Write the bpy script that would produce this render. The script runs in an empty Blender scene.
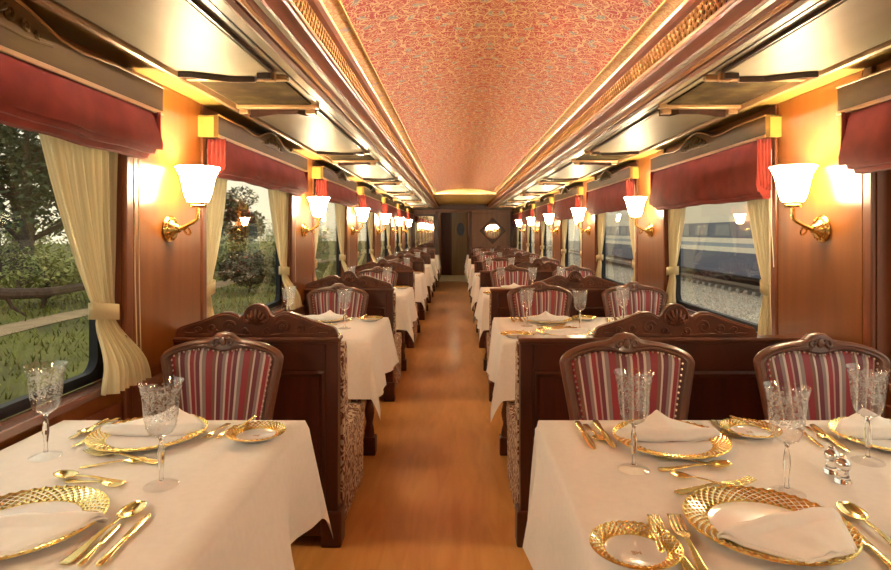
import bpy, math, random
from math import sin, cos, pi, sqrt, hypot, exp, atan2
R = random.Random(7)
C = bpy.context.scene.collection
SC = bpy.context.scene

# ------------------------------------------------------------------ camera, sky, exposure
F = 590.0                      # focal length in pixels of the 891 x 570 frame
VX, VY = 457.0, 232.0          # vanishing point of the carriage
H = 1.32                       # eye height above the carriage floor
cam = bpy.data.cameras.new('camera')
cam.sensor_width = 36.0
cam.lens = F / 891.0 * 36.0
cam.shift_x = -(VX - 445.5) / 891.0
cam.shift_y = (VY - 285.0) / 891.0
cam.clip_start = 0.03
cam.clip_end = 400
camo = bpy.data.objects.new('camera', cam)
camo.location = (0, 0, H)
camo.rotation_euler = (pi / 2, 0, 0)
C.objects.link(camo)
SC.camera = camo

W = bpy.data.worlds.new('sky')
SC.world = W
W.use_nodes = True
wn, wl = W.node_tree.nodes, W.node_tree.links
bg = wn['Background']
SKY_STRENGTH = 0.70
tc = wn.new('ShaderNodeTexCoord')
sp = wn.new('ShaderNodeSeparateXYZ')
wl.new(tc.outputs['Generated'], sp.inputs[0])
rp = wn.new('ShaderNodeValToRGB')
rp.color_ramp.elements[0].position = 0.0
rp.color_ramp.elements[0].color = (0.95, 0.80, 0.58, 1)
rp.color_ramp.elements[1].position = 0.6
rp.color_ramp.elements[1].color = (0.78, 0.74, 0.68, 1)
wl.new(sp.outputs['Z'], rp.inputs[0])
wl.new(rp.outputs['Color'], bg.inputs['Color'])
bg.inputs['Strength'].default_value = SKY_STRENGTH

SC.view_settings.view_transform = 'Standard'
SC.view_settings.look = 'None'
SC.view_settings.gamma = 1.0
SC.view_settings.use_curve_mapping = False
SC.view_settings.exposure = 1.45

LAMP_COL = (1.0, 0.82, 0.50)
SHADE_STRENGTH = 27.0
BULB_STRENGTH = 330.0
COVE_COL = (1.0, 0.90, 0.82)
COVE_STRENGTH = 2000.0

# ------------------------------------------------------------------ measures
S = 2.12                       # one bay
WL, WR = -1.20, 1.50           # walls
XC = 0.15                      # carriage centre line
Y0, YE = -3.2, 15.5            # rear and end wall
ZS = 1.92                      # side soffit
PIER = 2.45                    # first pier centre
PW = 0.34                      # half pier width
TZ = 0.76                      # table height
NB = 7                         # bays
ORD = ['nearest', 'second', 'third', 'fourth', 'fifth', 'sixth', 'seventh']


def on_table(px, py, h=H - TZ):
    y = F * h / (py - VY)
    return ((px - VX) * y / F, y)


# ------------------------------------------------------------------ materials
def new_mat(name):
    m = bpy.data.materials.new(name)
    m.use_nodes = True
    return m, m.node_tree.nodes, m.node_tree.links, m.node_tree.nodes['Principled BSDF']


def plain(name, col, rough=0.5, metal=0.0, coat=0.0, var=0.12, scale=8.0, stretch=(1, 1, 1), bump=0.0, sheen=0.0, spec=0.5, coat_rough=0.1):
    """A colour broken up by stretched noise; optional fine relief."""
    m, n, l, b = new_mat(name)
    t = n.new('ShaderNodeTexCoord')
    mp = n.new('ShaderNodeMapping')
    mp.inputs['Scale'].default_value = stretch
    l.new(t.outputs['Object'], mp.inputs['Vector'])
    ns = n.new('ShaderNodeTexNoise')
    ns.inputs['Scale'].default_value = scale
    ns.inputs['Detail'].default_value = 5
    l.new(mp.outputs[0], ns.inputs['Vector'])
    r = n.new('ShaderNodeValToRGB')
    r.color_ramp.elements[0].position = 0.3
    r.color_ramp.elements[1].position = 0.7
    r.color_ramp.elements[0].color = (*[c * (1 - var) for c in col], 1)
    r.color_ramp.elements[1].color = (*[min(1, c * (1 + var)) for c in col], 1)
    l.new(ns.outputs['Fac'], r.inputs[0])
    l.new(r.outputs[0], b.inputs['Base Color'])
    b.inputs['Roughness'].default_value = rough
    b.inputs['Metallic'].default_value = metal
    b.inputs['Coat Weight'].default_value = coat
    b.inputs['Coat Roughness'].default_value = coat_rough
    b.inputs['Specular IOR Level'].default_value = spec
    if sheen:
        b.inputs['Sheen Weight'].default_value = sheen
    if bump:
        bp = n.new('ShaderNodeBump')
        bp.inputs['Strength'].default_value = bump
        bp.inputs['Distance'].default_value = 0.004
        l.new(ns.outputs['Fac'], bp.inputs['Height'])
        l.new(bp.outputs[0], b.inputs['Normal'])
    return m


M = {}
M['wall'] = plain('reddish_veneer', (0.215, 0.064, 0.010), 0.28, var=0.16, scale=3, stretch=(6, 6, .5), coat=0.18, coat_rough=0.2)
M['wall_low'] = plain('dark_veneer', (0.19, 0.055, 0.022), 0.3, var=0.2, scale=3, stretch=(6, 6, .5))
M['dark'] = plain('mahogany', (0.078, 0.018, 0.007), 0.36, var=0.22, scale=4, stretch=(2, 2, .6), coat=0.06)
M['inset'] = plain('mahogany_panel', (0.075, 0.016, 0.007), 0.4, var=0.25, scale=4, stretch=(6, 6, .6), spec=0.35)
M['carve'] = plain('carved_mahogany', (0.115, 0.032, 0.013), 0.36, var=0.3, scale=14, coat=0.12)
M['chair'] = plain('walnut_frame', (0.14, 0.055, 0.034), 0.33, var=0.25, scale=12, stretch=(1, 1, .5), coat=0.3)
M['cornice'] = plain('cornice_wood', (0.165, 0.048, 0.019), 0.38, var=0.14, scale=4, stretch=(6, .5, 6), coat=0.1)
M['bead'] = plain('gilt_bead', (0.38, 0.17, 0.05), 0.42, var=0.1, coat=0.1)
M['grille'] = plain('grille_wood', (0.34, 0.15, 0.04), 0.8, spec=0.1, var=0.15)
M['void'] = plain('dark_gap', (0.010, 0.005, 0.004), 0.9, spec=0.05, var=0.1)
M['soffit'] = plain('champagne_soffit', (0.27, 0.21, 0.13), 0.46, var=0.08, scale=3, stretch=(4, 1, 1), metal=0.15, coat=0.2, coat_rough=0.2)
M['soffit_panel'] = plain('champagne_board', (0.28, 0.225, 0.145), 0.46, var=0.07, scale=2.5, stretch=(6, 1, 1), metal=0.15, coat=0.08, coat_rough=0.3)
M['rail'] = plain('bronze_rail', (0.36, 0.21, 0.10), 0.3, var=0.12, metal=0.3, coat=0.3)
M['darkedge'] = plain('dark_edging', (0.05, 0.022, 0.016), 0.3, var=0.2, coat=0.3)
M['yellow'] = plain('yellow_cove', (0.30, 0.19, 0.04), 0.5, var=0.06)
M['pelmet'] = plain('pelmet_veneer', (0.090, 0.046, 0.010), 0.6, var=0.16, scale=4, stretch=(5, .6, 5), spec=0.15)
M['pelmet_side'] = plain('pelmet_return', (0.30, 0.20, 0.04), 0.45, var=0.08)
M['blind'] = plain('red_velvet', (0.23, 0.030, 0.020), 0.8, var=0.2, scale=9, bump=0.3, sheen=0.08, spec=0.15)
M['cord'] = plain('cord_white', (0.75, 0.62, 0.45), 0.6)
M['cloth'] = plain('white_linen', (0.84, 0.79, 0.76), 0.75, var=0.025, scale=60, bump=0.05, spec=0.15)
M['napkin'] = plain('napkin_linen', (0.87, 0.84, 0.83), 0.8, var=0.02, scale=60, bump=0.05, spec=0.15)
M['china'] = plain('white_china', (0.80, 0.76, 0.76), 0.12, var=0.01, coat=0.3)
M['gold'] = plain('gold', (0.93, 0.74, 0.28), 0.26, metal=1.0, var=0.05)
M['goldcut'] = plain('gold_cutlery', (0.93, 0.76, 0.34), 0.2, metal=1.0, var=0.04)
M['brass'] = plain('brass', (0.72, 0.46, 0.14), 0.24, metal=1.0, var=0.1)
M['silver'] = plain('silver', (0.82, 0.80, 0.78), 0.12, metal=1.0, var=0.03)
M['nail'] = plain('nail_brass', (0.65, 0.48, 0.38), 0.3, metal=1.0)
M['black'] = plain('black_gasket', (0.012, 0.014, 0.022), 0.5, var=0.1, spec=0.25)
M['ledge'] = plain('ledge_wood', (0.26, 0.13, 0.10), 0.22, var=0.12, scale=4, stretch=(5, .5, 5), coat=0.5)
M['gilt'] = plain('gilded_vault_end', (0.62, 0.38, 0.10), 0.45, var=0.1)
M['endwall'] = plain('end_wall_wood', (0.26, 0.105, 0.055), 0.4, var=0.14, scale=3, stretch=(5, 5, .5))
M['door'] = plain('door_wood', (0.24, 0.13, 0.045), 0.35, var=0.15, scale=3, stretch=(5, 5, .5))
M['mirror'] = plain('mirror', (0.88, 0.86, 0.82), 0.03, metal=1.0, var=0.0)
M['stone'] = plain('pale_threshold', (0.62, 0.53, 0.34), 0.4)

# floor: caramel wood with long grain
m, n, l, b = new_mat('caramel_floor')
t = n.new('ShaderNodeTexCoord')
mp = n.new('ShaderNodeMapping'); mp.inputs['Scale'].default_value = (5, .7, 1)
l.new(t.outputs['Object'], mp.inputs[0])
n1 = n.new('ShaderNodeTexNoise'); n1.inputs['Scale'].default_value = 3.0; n1.inputs['Detail'].default_value = 8; n1.inputs['Distortion'].default_value = 1.2
l.new(mp.outputs[0], n1.inputs['Vector'])
r = n.new('ShaderNodeValToRGB')
r.color_ramp.elements[0].position = .3; r.color_ramp.elements[0].color = (0.66, 0.300, 0.080, 1)
r.color_ramp.elements[1].position = .72; r.color_ramp.elements[1].color = (0.80, 0.410, 0.125, 1)
l.new(n1.outputs['Fac'], r.inputs[0]); l.new(r.outputs[0], b.inputs['Base Color'])
b.inputs['Roughness'].default_value = .30
b.inputs['Coat Weight'].default_value = .25
b.inputs['Coat Roughness'].default_value = .18
M['floor'] = m


def math_node(n, l, op, a, b=None, c=None):
    k = n.new('ShaderNodeMath'); k.operation = op
    for i, v in enumerate((a, b, c)):
        if v is None: continue
        if isinstance(v, (int, float)): k.inputs[i].default_value = v
        else: l.new(v, k.inputs[i])
    return k.outputs[0]


def mixc(n, l, fac, a, b):
    k = n.new('ShaderNodeMix'); k.data_type = 'RGBA'
    if isinstance(fac, (int, float)): k.inputs[0].default_value = fac
    else: l.new(fac, k.inputs[0])
    for i, v in ((6, a), (7, b)):
        if isinstance(v, tuple): k.inputs[i].default_value = (*v, 1)
        else: l.new(v, k.inputs[i])
    return k.outputs[2]


# vault paper: red ground, gold scrollwork, grey-green flowers; mirrored about the centre line
def vault_paper(name, ground1, ground2, gold, flower, scale):
    m, n, l, b = new_mat(name)
    uv = n.new('ShaderNodeUVMap'); uv.uv_map = 'UVMap'
    sx = n.new('ShaderNodeSeparateXYZ'); l.new(uv.outputs[0], sx.inputs[0])
    au = math_node(n, l, 'ABSOLUTE', sx.outputs[0])
    cb = n.new('ShaderNodeCombineXYZ'); l.new(au, cb.inputs[0]); l.new(sx.outputs[1], cb.inputs[1])
    ns = n.new('ShaderNodeTexNoise'); ns.inputs['Scale'].default_value = 22; ns.inputs['Detail'].default_value = 1
    l.new(cb.outputs[0], ns.inputs['Vector'])
    vm = n.new('ShaderNodeVectorMath'); vm.operation = 'MULTIPLY_ADD'
    l.new(ns.outputs['Color'], vm.inputs[0]); vm.inputs[1].default_value = (.05, .05, 0); l.new(cb.outputs[0], vm.inputs[2])
    v1 = n.new('ShaderNodeTexVoronoi'); v1.inputs['Scale'].default_value = scale; v1.voronoi_dimensions = '2D'
    l.new(vm.outputs[0], v1.inputs['Vector'])
    ring = math_node(n, l, 'SINE', math_node(n, l, 'MULTIPLY', v1.outputs['Distance'], 14.0))
    lines = math_node(n, l, 'LESS_THAN', math_node(n, l, 'ABSOLUTE', ring), 0.5)
    v2 = n.new('ShaderNodeTexVoronoi'); v2.feature = 'DISTANCE_TO_EDGE'; v2.inputs['Scale'].default_value = scale * .8; v2.voronoi_dimensions = '2D'
    l.new(vm.outputs[0], v2.inputs['Vector'])
    vine = math_node(n, l, 'LESS_THAN', v2.outputs['Distance'], 0.045)
    n2 = n.new('ShaderNodeTexNoise'); n2.inputs['Scale'].default_value = 34
    l.new(cb.outputs[0], n2.inputs['Vector'])
    gate = math_node(n, l, 'GREATER_THAN', n2.outputs['Fac'], 0.42)
    scroll = math_node(n, l, 'MAXIMUM', vine, math_node(n, l, 'MULTIPLY', lines, gate))
    v3 = n.new('ShaderNodeTexVoronoi'); v3.inputs['Scale'].default_value = scale * .42; v3.voronoi_dimensions = '2D'
    l.new(vm.outputs[0], v3.inputs['Vector'])
    flw = math_node(n, l, 'LESS_THAN', v3.outputs['Distance'], 0.15)
    n3 = n.new('ShaderNodeTexNoise'); n3.inputs['Scale'].default_value = 12
    l.new(cb.outputs[0], n3.inputs['Vector'])
    base = mixc(n, l, n3.outputs['Fac'], ground1, ground2)
    c1 = mixc(n, l, flw, base, flower)
    c2 = mixc(n, l, scroll, c1, gold)
    l.new(c2, b.inputs['Base Color'])
    b.inputs['Roughness'].default_value = .55
    b.inputs['Specular IOR Level'].default_value = .25
    return m


M['vault'] = vault_paper('vault_paper', (0.52, 0.066, 0.062), (0.55, 0.14, 0.10), (0.80, 0.57, 0.30), (0.34, 0.33, 0.28), 21)
M['border'] = vault_paper('border_paper', (0.70, 0.47, 0.20), (0.74, 0.52, 0.26), (0.62, 0.30, 0.13), (0.40, 0.36, 0.34), 15)
M['giltline'] = plain('gilt_line', (0.66, 0.42, 0.10), 0.4, var=0.05)

# striped upholstery: colour bands across the UV
m, n, l, b = new_mat('striped_satin')
uv = n.new('ShaderNodeUVMap'); uv.uv_map = 'UVMap'
sx = n.new('ShaderNodeSeparateXYZ'); l.new(uv.outputs[0], sx.inputs[0])
r = n.new('ShaderNodeValToRGB'); cr = r.color_ramp; cr.interpolation = 'CONSTANT'
pal = dict(r=(.29, .018, .032), m=(.16, .022, .040), w=(.62, .50, .46), g=(.27, .19, .19), b=(.20, .075, .045), p=(.46, .27, .25))
seq = 'r1b1w.5m1.4g1w.6r1.2p.5m1.2w.7g1.1r1'
import re as _re
bands = [(a, float(c)) for a, c in _re.findall(r'([a-z])([\d.]+)', seq)]
tot = sum(c for _, c in bands); acc = 0
for i, (a, c) in enumerate(bands):
    e = cr.elements[i] if i < 2 else cr.elements.new(acc / tot)
    e.position = acc / tot
    e.color = (*pal[a], 1)
    acc += c
fr = math_node(n, l, 'FRACT', math_node(n, l, 'MULTIPLY', sx.outputs[0], 2.7))
l.new(fr, r.inputs[0]); l.new(r.outputs[0], b.inputs['Base Color'])
b.inputs['Roughness'].default_value = .5; b.inputs['Sheen Weight'].default_value = .3
M['stripe'] = m

# floral upholstery: cream scrolls on brown
m, n, l, b = new_mat('floral_damask')
t = n.new('ShaderNodeTexCoord')
ns = n.new('ShaderNodeTexNoise'); ns.inputs['Scale'].default_value = 14
l.new(t.outputs['Object'], ns.inputs['Vector'])
vm = n.new('ShaderNodeVectorMath'); vm.operation = 'MULTIPLY_ADD'
l.new(ns.outputs['Color'], vm.inputs[0]); vm.inputs[1].default_value = (.10, .10, .10); l.new(t.outputs['Object'], vm.inputs[2])
v1 = n.new('ShaderNodeTexVoronoi'); v1.inputs['Scale'].default_value = 20
l.new(vm.outputs[0], v1.inputs['Vector'])
ring = math_node(n, l, 'SINE', math_node(n, l, 'MULTIPLY', v1.outputs['Distance'], 15.0))
l.new(mixc(n, l, math_node(n, l, 'GREATER_THAN', ring, -0.1), (.17, .060, .040), (.66, .52, .38)), b.inputs['Base Color'])
b.inputs['Roughness'].default_value = .75
M['floral'] = m

# opal shade, bulb, cove strip
def emit(name, col, s, base=(0.9, 0.85, 0.75)):
    m, n, l, b = new_mat(name)
    b.inputs['Base Color'].default_value = (*base, 1)
    b.inputs['Roughness'].default_value = .35
    b.inputs['Emission Color'].default_value = (*col, 1)
    b.inputs['Emission Strength'].default_value = s
    return m


M['shade'] = emit('opal_glass', LAMP_COL, SHADE_STRENGTH)
M['bulb'] = emit('lit_bulb', LAMP_COL, BULB_STRENGTH)
M['cove'] = emit('cove_light', COVE_COL, COVE_STRENGTH)

# cream curtain: lets daylight through
m, n, l, b = new_mat('cream_voile')
out = n['Material Output']
t = n.new('ShaderNodeUVMap'); t.uv_map = 'UVMap'
wv = n.new('ShaderNodeTexWave'); wv.bands_direction = 'X'; wv.inputs['Scale'].default_value = 18; wv.inputs['Distortion'].default_value = .3
l.new(t.outputs[0], wv.inputs['Vector'])
colr = mixc(n, l, wv.outputs['Fac'], (.76, .65, .42), (.84, .75, .53))
l.new(colr, b.inputs['Base Color']); b.inputs['Roughness'].default_value = .8; b.inputs['Specular IOR Level'].default_value = .1
tr = n.new('ShaderNodeBsdfTranslucent'); l.new(colr, tr.inputs['Color'])
mx = n.new('ShaderNodeMixShader'); mx.inputs[0].default_value = .42
l.new(b.outputs[0], mx.inputs[1]); l.new(tr.outputs[0], mx.inputs[2])
l.new(mx.outputs[0], out.inputs['Surface'])
M['curtain'] = m


def thin_glass(name, tint=(0.97, 0.98, 0.97), ior=1.45, etched=False):
    m, n, l, b = new_mat(name)
    out = n['Material Output']
    tr = n.new('ShaderNodeBsdfTransparent'); tr.inputs['Color'].default_value = (*tint, 1)
    gl = n.new('ShaderNodeBsdfGlossy'); gl.inputs['Roughness'].default_value = 0.015
    ge = n.new('ShaderNodeNewGeometry')         # same reflectance on either face of the thin sheet
    fr = n.new('ShaderNodeFresnel')
    l.new(math_node(n, l, 'MULTIPLY_ADD', ge.outputs['Backfacing'], 1 / ior - ior, ior), fr.inputs['IOR'])
    mx = n.new('ShaderNodeMixShader')
    l.new(fr.outputs[0], mx.inputs[0]); l.new(tr.outputs[0], mx.inputs[1]); l.new(gl.outputs[0], mx.inputs[2])
    last = mx.outputs[0]
    if etched:                                  # frosted scrollwork cut into the upper bowl
        t = n.new('ShaderNodeTexCoord')
        s_ = n.new('ShaderNodeSeparateXYZ'); l.new(t.outputs['Object'], s_.inputs[0])
        ns = n.new('ShaderNodeTexNoise'); ns.inputs['Scale'].default_value = 60
        l.new(t.outputs['Object'], ns.inputs['Vector'])
        vm = n.new('ShaderNodeVectorMath'); vm.operation = 'MULTIPLY_ADD'
        l.new(ns.outputs['Color'], vm.inputs[0]); vm.inputs[1].default_value = (.02, .02, .02); l.new(t.outputs['Object'], vm.inputs[2])
        v = n.new('ShaderNodeTexVoronoi'); v.inputs['Scale'].default_value = 120; l.new(vm.outputs[0], v.inputs['Vector'])
        ring = math_node(n, l, 'SINE', math_node(n, l, 'MULTIPLY', v.outputs['Distance'], 11.0))
        pat = math_node(n, l, 'GREATER_THAN', ring, 0.62)
        band = math_node(n, l, 'MULTIPLY', math_node(n, l, 'GREATER_THAN', s_.outputs[2], 0.148), math_node(n, l, 'LESS_THAN', s_.outputs[2], 0.218))
        df = n.new('ShaderNodeBsdfDiffuse'); df.inputs['Color'].default_value = (.95, .94, .95, 1)
        m2 = n.new('ShaderNodeMixShader')
        l.new(math_node(n, l, 'MULTIPLY', math_node(n, l, 'MULTIPLY', pat, band), 0.27), m2.inputs[0])
        l.new(last, m2.inputs[1]); l.new(df.outputs[0], m2.inputs[2]); last = m2.outputs[0]
    l.new(last, out.inputs['Surface'])
    return m


M['pane'] = thin_glass('window_glass', (0.90, 0.93, 0.90), 1.42)
M['clear'] = thin_glass('clear_crystal', (0.99, 0.99, 0.99), 1.5)
M['bowl'] = thin_glass('crystal_bowl', (0.985, 0.985, 0.99), 1.8, True)
m, n, l, b = new_mat('crystal')
b.inputs['Transmission Weight'].default_value = 1.0; b.inputs['Roughness'].default_value = 0.02; b.inputs['IOR'].default_value = 1.5
b.inputs['Base Color'].default_value = (.98, .98, .98, 1)
M['crystal'] = m

# painted landscape on the small soffit panels
m, n, l, b = new_mat('painted_landscape')
t = n.new('ShaderNodeTexCoord')
n1 = n.new('ShaderNodeTexNoise'); n1.inputs['Scale'].default_value = 9; n1.inputs['Detail'].default_value = 6
l.new(t.outputs['Object'], n1.inputs['Vector'])
r = n.new('ShaderNodeValToRGB')
for i, (p, c) in enumerate(((.30, (.014, .008, .006)), (.48, (.028, .017, .008)), (.58, (.045, .032, .012)), (.72, (.075, .048, .026)))):
    e = r.color_ramp.elements[i] if i < 2 else r.color_ramp.elements.new(p)
    e.position = p; e.color = (*c, 1)
l.new(n1.outputs['Fac'], r.inputs[0]); l.new(r.outputs[0], b.inputs['Base Color'])
b.inputs['Roughness'].default_value = .8; b.inputs['Specular IOR Level'].default_value = .05
M['painting'] = m

# outdoors
M['leaf'] = plain('dark_leaf', (0.055, 0.075, 0.030), 0.7, var=0.5, scale=3)
M['leaf2'] = plain('pale_leaf', (0.27, 0.29, 0.085), 0.7, var=0.45, scale=3)
M['bark'] = plain('bark', (0.075, 0.045, 0.030), 0.9, var=0.4, scale=6)
M['grassblade'] = plain('grass_blade', (0.15, 0.165, 0.020), 0.8, var=0.5, scale=1.2)
M['ground'] = plain('meadow', (0.12, 0.12, 0.020), 0.95, var=0.5, scale=.5)
M['dirt'] = plain('dirt_path', (0.36, 0.25, 0.14), 0.95, var=0.2, scale=2)
M['ballast'] = plain('ballast_stone', (0.50, 0.44, 0.36), 0.9, var=0.45, scale=16, bump=.6)
M['steel'] = plain('rail_steel', (0.30, 0.25, 0.22), 0.35, metal=.8)
M['sleeper'] = plain('concrete_sleeper', (0.30, 0.27, 0.24), 0.9, var=.25)
M['tcream'] = plain('coach_cream', (0.74, 0.68, 0.58), 0.4, var=.04)
M['tblue'] = plain('coach_blue', (0.050, 0.070, 0.150), 0.35, var=.1)
M['tsky'] = plain('coach_light_blue', (0.26, 0.31, 0.40), 0.4, var=.08)
M['tglass'] = plain('coach_window', (0.10, 0.12, 0.16), 0.1, var=.1)
M['tunder'] = plain('underframe', (0.05, 0.045, 0.05), 0.8, var=.3)


# ------------------------------------------------------------------ mesh building
class MB:
    def __init__(s):
        s.v, s.f, s.uv = [], [], {}

    def quad(s, *p):
        i = len(s.v); s.v += p; s.f.append(tuple(range(i, i + len(p))))

    def box(s, x0, x1, y0, y1, z0, z1):
        i = len(s.v)
        s.v += [(x0, y0, z0), (x1, y0, z0), (x1, y1, z0), (x0, y1, z0), (x0, y0, z1), (x1, y0, z1), (x1, y1, z1), (x0, y1, z1)]
        s.f += [tuple(i + k for k in q) for q in ((0, 3, 2, 1), (4, 5, 6, 7), (0, 1, 5, 4), (1, 2, 6, 5), (2, 3, 7, 6), (3, 0, 4, 7))]
        return s

    def prism(s, poly, axis, a, b):
        """Closed outline extruded from a to b along an axis. x: outline is (y,z); y: (x,z); z: (x,y)."""
        def P(p, c):
            return {'x': (c, p[0], p[1]), 'y': (p[0], c, p[1]), 'z': (p[0], p[1], c)}[axis]
        n_ = len(poly); i = len(s.v)
        s.v += [P(p, a) for p in poly] + [P(p, b) for p in poly]
        s.f.append(tuple(range(i + n_ - 1, i - 1, -1))); s.f.append(tuple(range(i + n_, i + 2 * n_)))
        for k in range(n_):
            k2 = (k + 1) % n_
            s.f.append((i + k, i + k2, i + n_ + k2, i + n_ + k))
        return s

    def ring(s, loops, closed=True, cap=True):
        """Skin a list of equal-length closed loops."""
        n_ = len(loops[0]); i = len(s.v)
        for lp in loops: s.v += lp
        for a in range(len(loops) - 1):
            for k in range(n_):
                k2 = (k + 1) % n_
                s.f.append((i + a * n_ + k, i + a * n_ + k2, i + (a + 1) * n_ + k2, i + (a + 1) * n_ + k))
        if cap:
            s.f.append(tuple(i + k for k in range(n_ - 1, -1, -1)))
            e = i + (len(loops) - 1) * n_
            s.f.append(tuple(e + k for k in range(n_)))
        return s

    def lathe(s, prof, n_=24, o=(0, 0, 0), axis='z', cap=False):
        loops = []
        for r_, h_ in prof:
            lp = []
            for k in range(n_):
                a = 2 * pi * k / n_
                c, d = r_ * cos(a), r_ * sin(a)
                q = {'z': (c, d, h_), 'x': (h_, c, d), 'y': (d, h_, c)}[axis]
                lp.append((o[0] + q[0], o[1] + q[1], o[2] + q[2]))
            loops.append(lp)
        return s.ring(loops, cap=cap)

    def tube(s, pts, r_, n_=8, cap=True):
        """Round bar through points; r_ a number or a list."""
        loops = []
        N = len(pts)
        up = None
        for i in range(N):
            a = pts[max(0, i - 1)]; b_ = pts[min(N - 1, i + 1)]
            d = [b_[k] - a[k] for k in range(3)]
            L = sqrt(sum(q * q for q in d)) or 1
            d = [q / L for q in d]
            if up is None:
                up = (0, 0, 1) if abs(d[2]) < .9 else (1, 0, 0)
            dot = sum(up[k] * d[k] for k in range(3))
            u = [up[k] - dot * d[k] for k in range(3)]
            L = sqrt(sum(q * q for q in u)) or 1
            u = [q / L for q in u]; up = u
            w = [d[1] * u[2] - d[2] * u[1], d[2] * u[0] - d[0] * u[2], d[0] * u[1] - d[1] * u[0]]
            rr = r_[i] if isinstance(r_, (list, tuple)) else r_
            loops.append([tuple(pts[i][k] + rr * (cos(2 * pi * j / n_) * u[k] + sin(2 * pi * j / n_) * w[k]) for k in range(3)) for j in range(n_)])
        return s.ring(loops, cap=cap)

    def grid(s, fn, nu, nv, uvfn=None, skip=None):
        i = len(s.v)
        for a in range(nu + 1):
            for b_ in range(nv + 1):
                s.v.append(fn(a / nu, b_ / nv))
                if uvfn: s.uv[len(s.v) - 1] = uvfn(a / nu, b_ / nv)
        for a in range(nu):
            for b_ in range(nv):
                if skip and skip(a, b_): continue
                q = i + a * (nv + 1) + b_
                s.f.append((q, q + nv + 1, q + nv + 2, q + 1))
        return s

    def ball(s, c, r_, n_=8, sq=(1, 1, 1)):
        prof = [(max(1e-4, r_ * sin(pi * k / (n_ // 2 + 1))), -r_ * cos(pi * k / (n_ // 2 + 1))) for k in range(n_ // 2 + 2)]
        loops = [[(c[0] + sq[0] * p * cos(2 * pi * j / n_), c[1] + sq[1] * p * sin(2 * pi * j / n_), c[2] + sq[2] * h) for j in range(n_)] for p, h in prof]
        return s.ring(loops)

    def mesh(s, name, mat, smooth=False, angle=None):
        me = bpy.data.meshes.new(name)
        me.from_pydata(s.v, [], s.f)
        if mat is not None: me.materials.append(mat)
        if s.uv:
            ul = me.uv_layers.new(name='UVMap')
            for lp in me.loops:
                ul.data[lp.index].uv = s.uv.get(lp.vertex_index, (0, 0))
        if smooth:
            me.polygons.foreach_set('use_smooth', [True] * len(me.polygons))
            if angle is not None:
                me.set_sharp_from_angle(angle=math.radians(angle))
        me.validate(); me.update()
        return me

    def build(s, name, mat, parent=None, smooth=False, angle=35, bevel=0, solid=0, loc=None):
        me = s.mesh(name, mat, smooth, angle)
        o = bpy.data.objects.new(name, me); C.objects.link(o)
        if parent is not None: o.parent = parent
        if loc: o.location = loc
        if solid:
            md = o.modifiers.new('solid', 'SOLIDIFY'); md.thickness = solid; md.offset = 0
        if bevel:
            md = o.modifiers.new('bev', 'BEVEL'); md.width = bevel; md.segments = 2; md.limit_method = 'ANGLE'
            md.harden_normals = False
        return o


def tag(o, label=None, cat=None, group=None, kind=None):
    if label: o['label'] = label
    if cat: o['category'] = cat
    if group: o['group'] = group
    if kind: o['kind'] = kind
    return o


def empty(name, loc=(0, 0, 0), rz=0, label=None, cat=None, group=None, kind=None):
    o = bpy.data.objects.new(name, None); C.objects.link(o)
    o.empty_display_size = .05
    o.location = loc; o.rotation_euler = (0, 0, rz)
    return tag(o, label, cat, group, kind)


def copy_tree(src, loc=None, rz=None, label=None, group=None):
    kids = {}
    for o in ALL_CHILDREN(src): kids[o.name] = o
    r_ = src.copy(); C.objects.link(r_)
    if loc is not None: r_.location = loc
    if rz is not None: r_.rotation_euler = (0, 0, rz)
    if label: r_['label'] = label
    if group: r_['group'] = group
    for ch in src.children:
        c = ch.copy(); C.objects.link(c); c.parent = r_
        for g in ch.children:
            d = g.copy(); C.objects.link(d); d.parent = c
    return r_


def ALL_CHILDREN(o):
    return list(o.children)


def smooth01(t):
    t = max(0, min(1, t)); return t * t * (3 - 2 * t)


def interp(pts, t):
    if t <= pts[0][0]: return pts[0][1]
    for (a, va), (b_, vb) in zip(pts, pts[1:]):
        if t <= b_: return va + (vb - va) * (t - a) / (b_ - a)
    return pts[-1][1]


def spiral(cx, cz, r0, r1, a0, a1, n_=14):
    return [(cx + (r0 + (r1 - r0) * k / n_) * cos(a0 + (a1 - a0) * k / n_), cz + (r0 + (r1 - r0) * k / n_) * sin(a0 + (a1 - a0) * k / n_)) for k in range(n_ + 1)]


# ------------------------------------------------------------------ the room
MB().box(WL - .3, WR + .3, Y0, YE + 2.6, -.12, 0).build('floor', M['floor'])['kind'] = 'structure'

# vault
RISE, ZV, WV = 0.090, 2.073, 0.60
YV = 11.3
def vault_pt(t, y, off=0):
    x = -WV + 2 * WV * t
    return (XC + x, y, ZV + off + RISE * (1 - (x / WV) ** 2))
vault = MB()
vault.grid(lambda u, v: vault_pt(.048 + .904 * u, Y0 + (YV - Y0) * v), 24, 1, lambda u, v: ((u - .5) * 1.09, (YV - Y0) * v))
ceiling = vault.build('ceiling', M['vault'], smooth=True)
ceiling['kind'] = 'structure'
for t0, t1 in ((0, .048), (.952, 1)):
    MB().grid(lambda u, v: vault_pt(t0 + (t1 - t0) * u, Y0 + (YV - Y0) * v), 2, 1, lambda u, v: (t0 * 1.2 + .06 * u, (YV - Y0) * v)).build('border', M['border'], ceiling, smooth=True)
for tq in (.003, .048, .952, .997):
    a, b2 = vault_pt(tq, 0), None
    MB().box(a[0] - .004, a[0] + .004, Y0, YV, a[2] - .006, a[2] + .004).build('gilt_line', M['giltline'], ceiling)
# lid of the roof above the vault keeps daylight out
MB().box(WL - .25, WR + .25, Y0 - .1, YE + .1, 2.30, 2.36).build('roof_skin', M['void'], ceiling)
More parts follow.
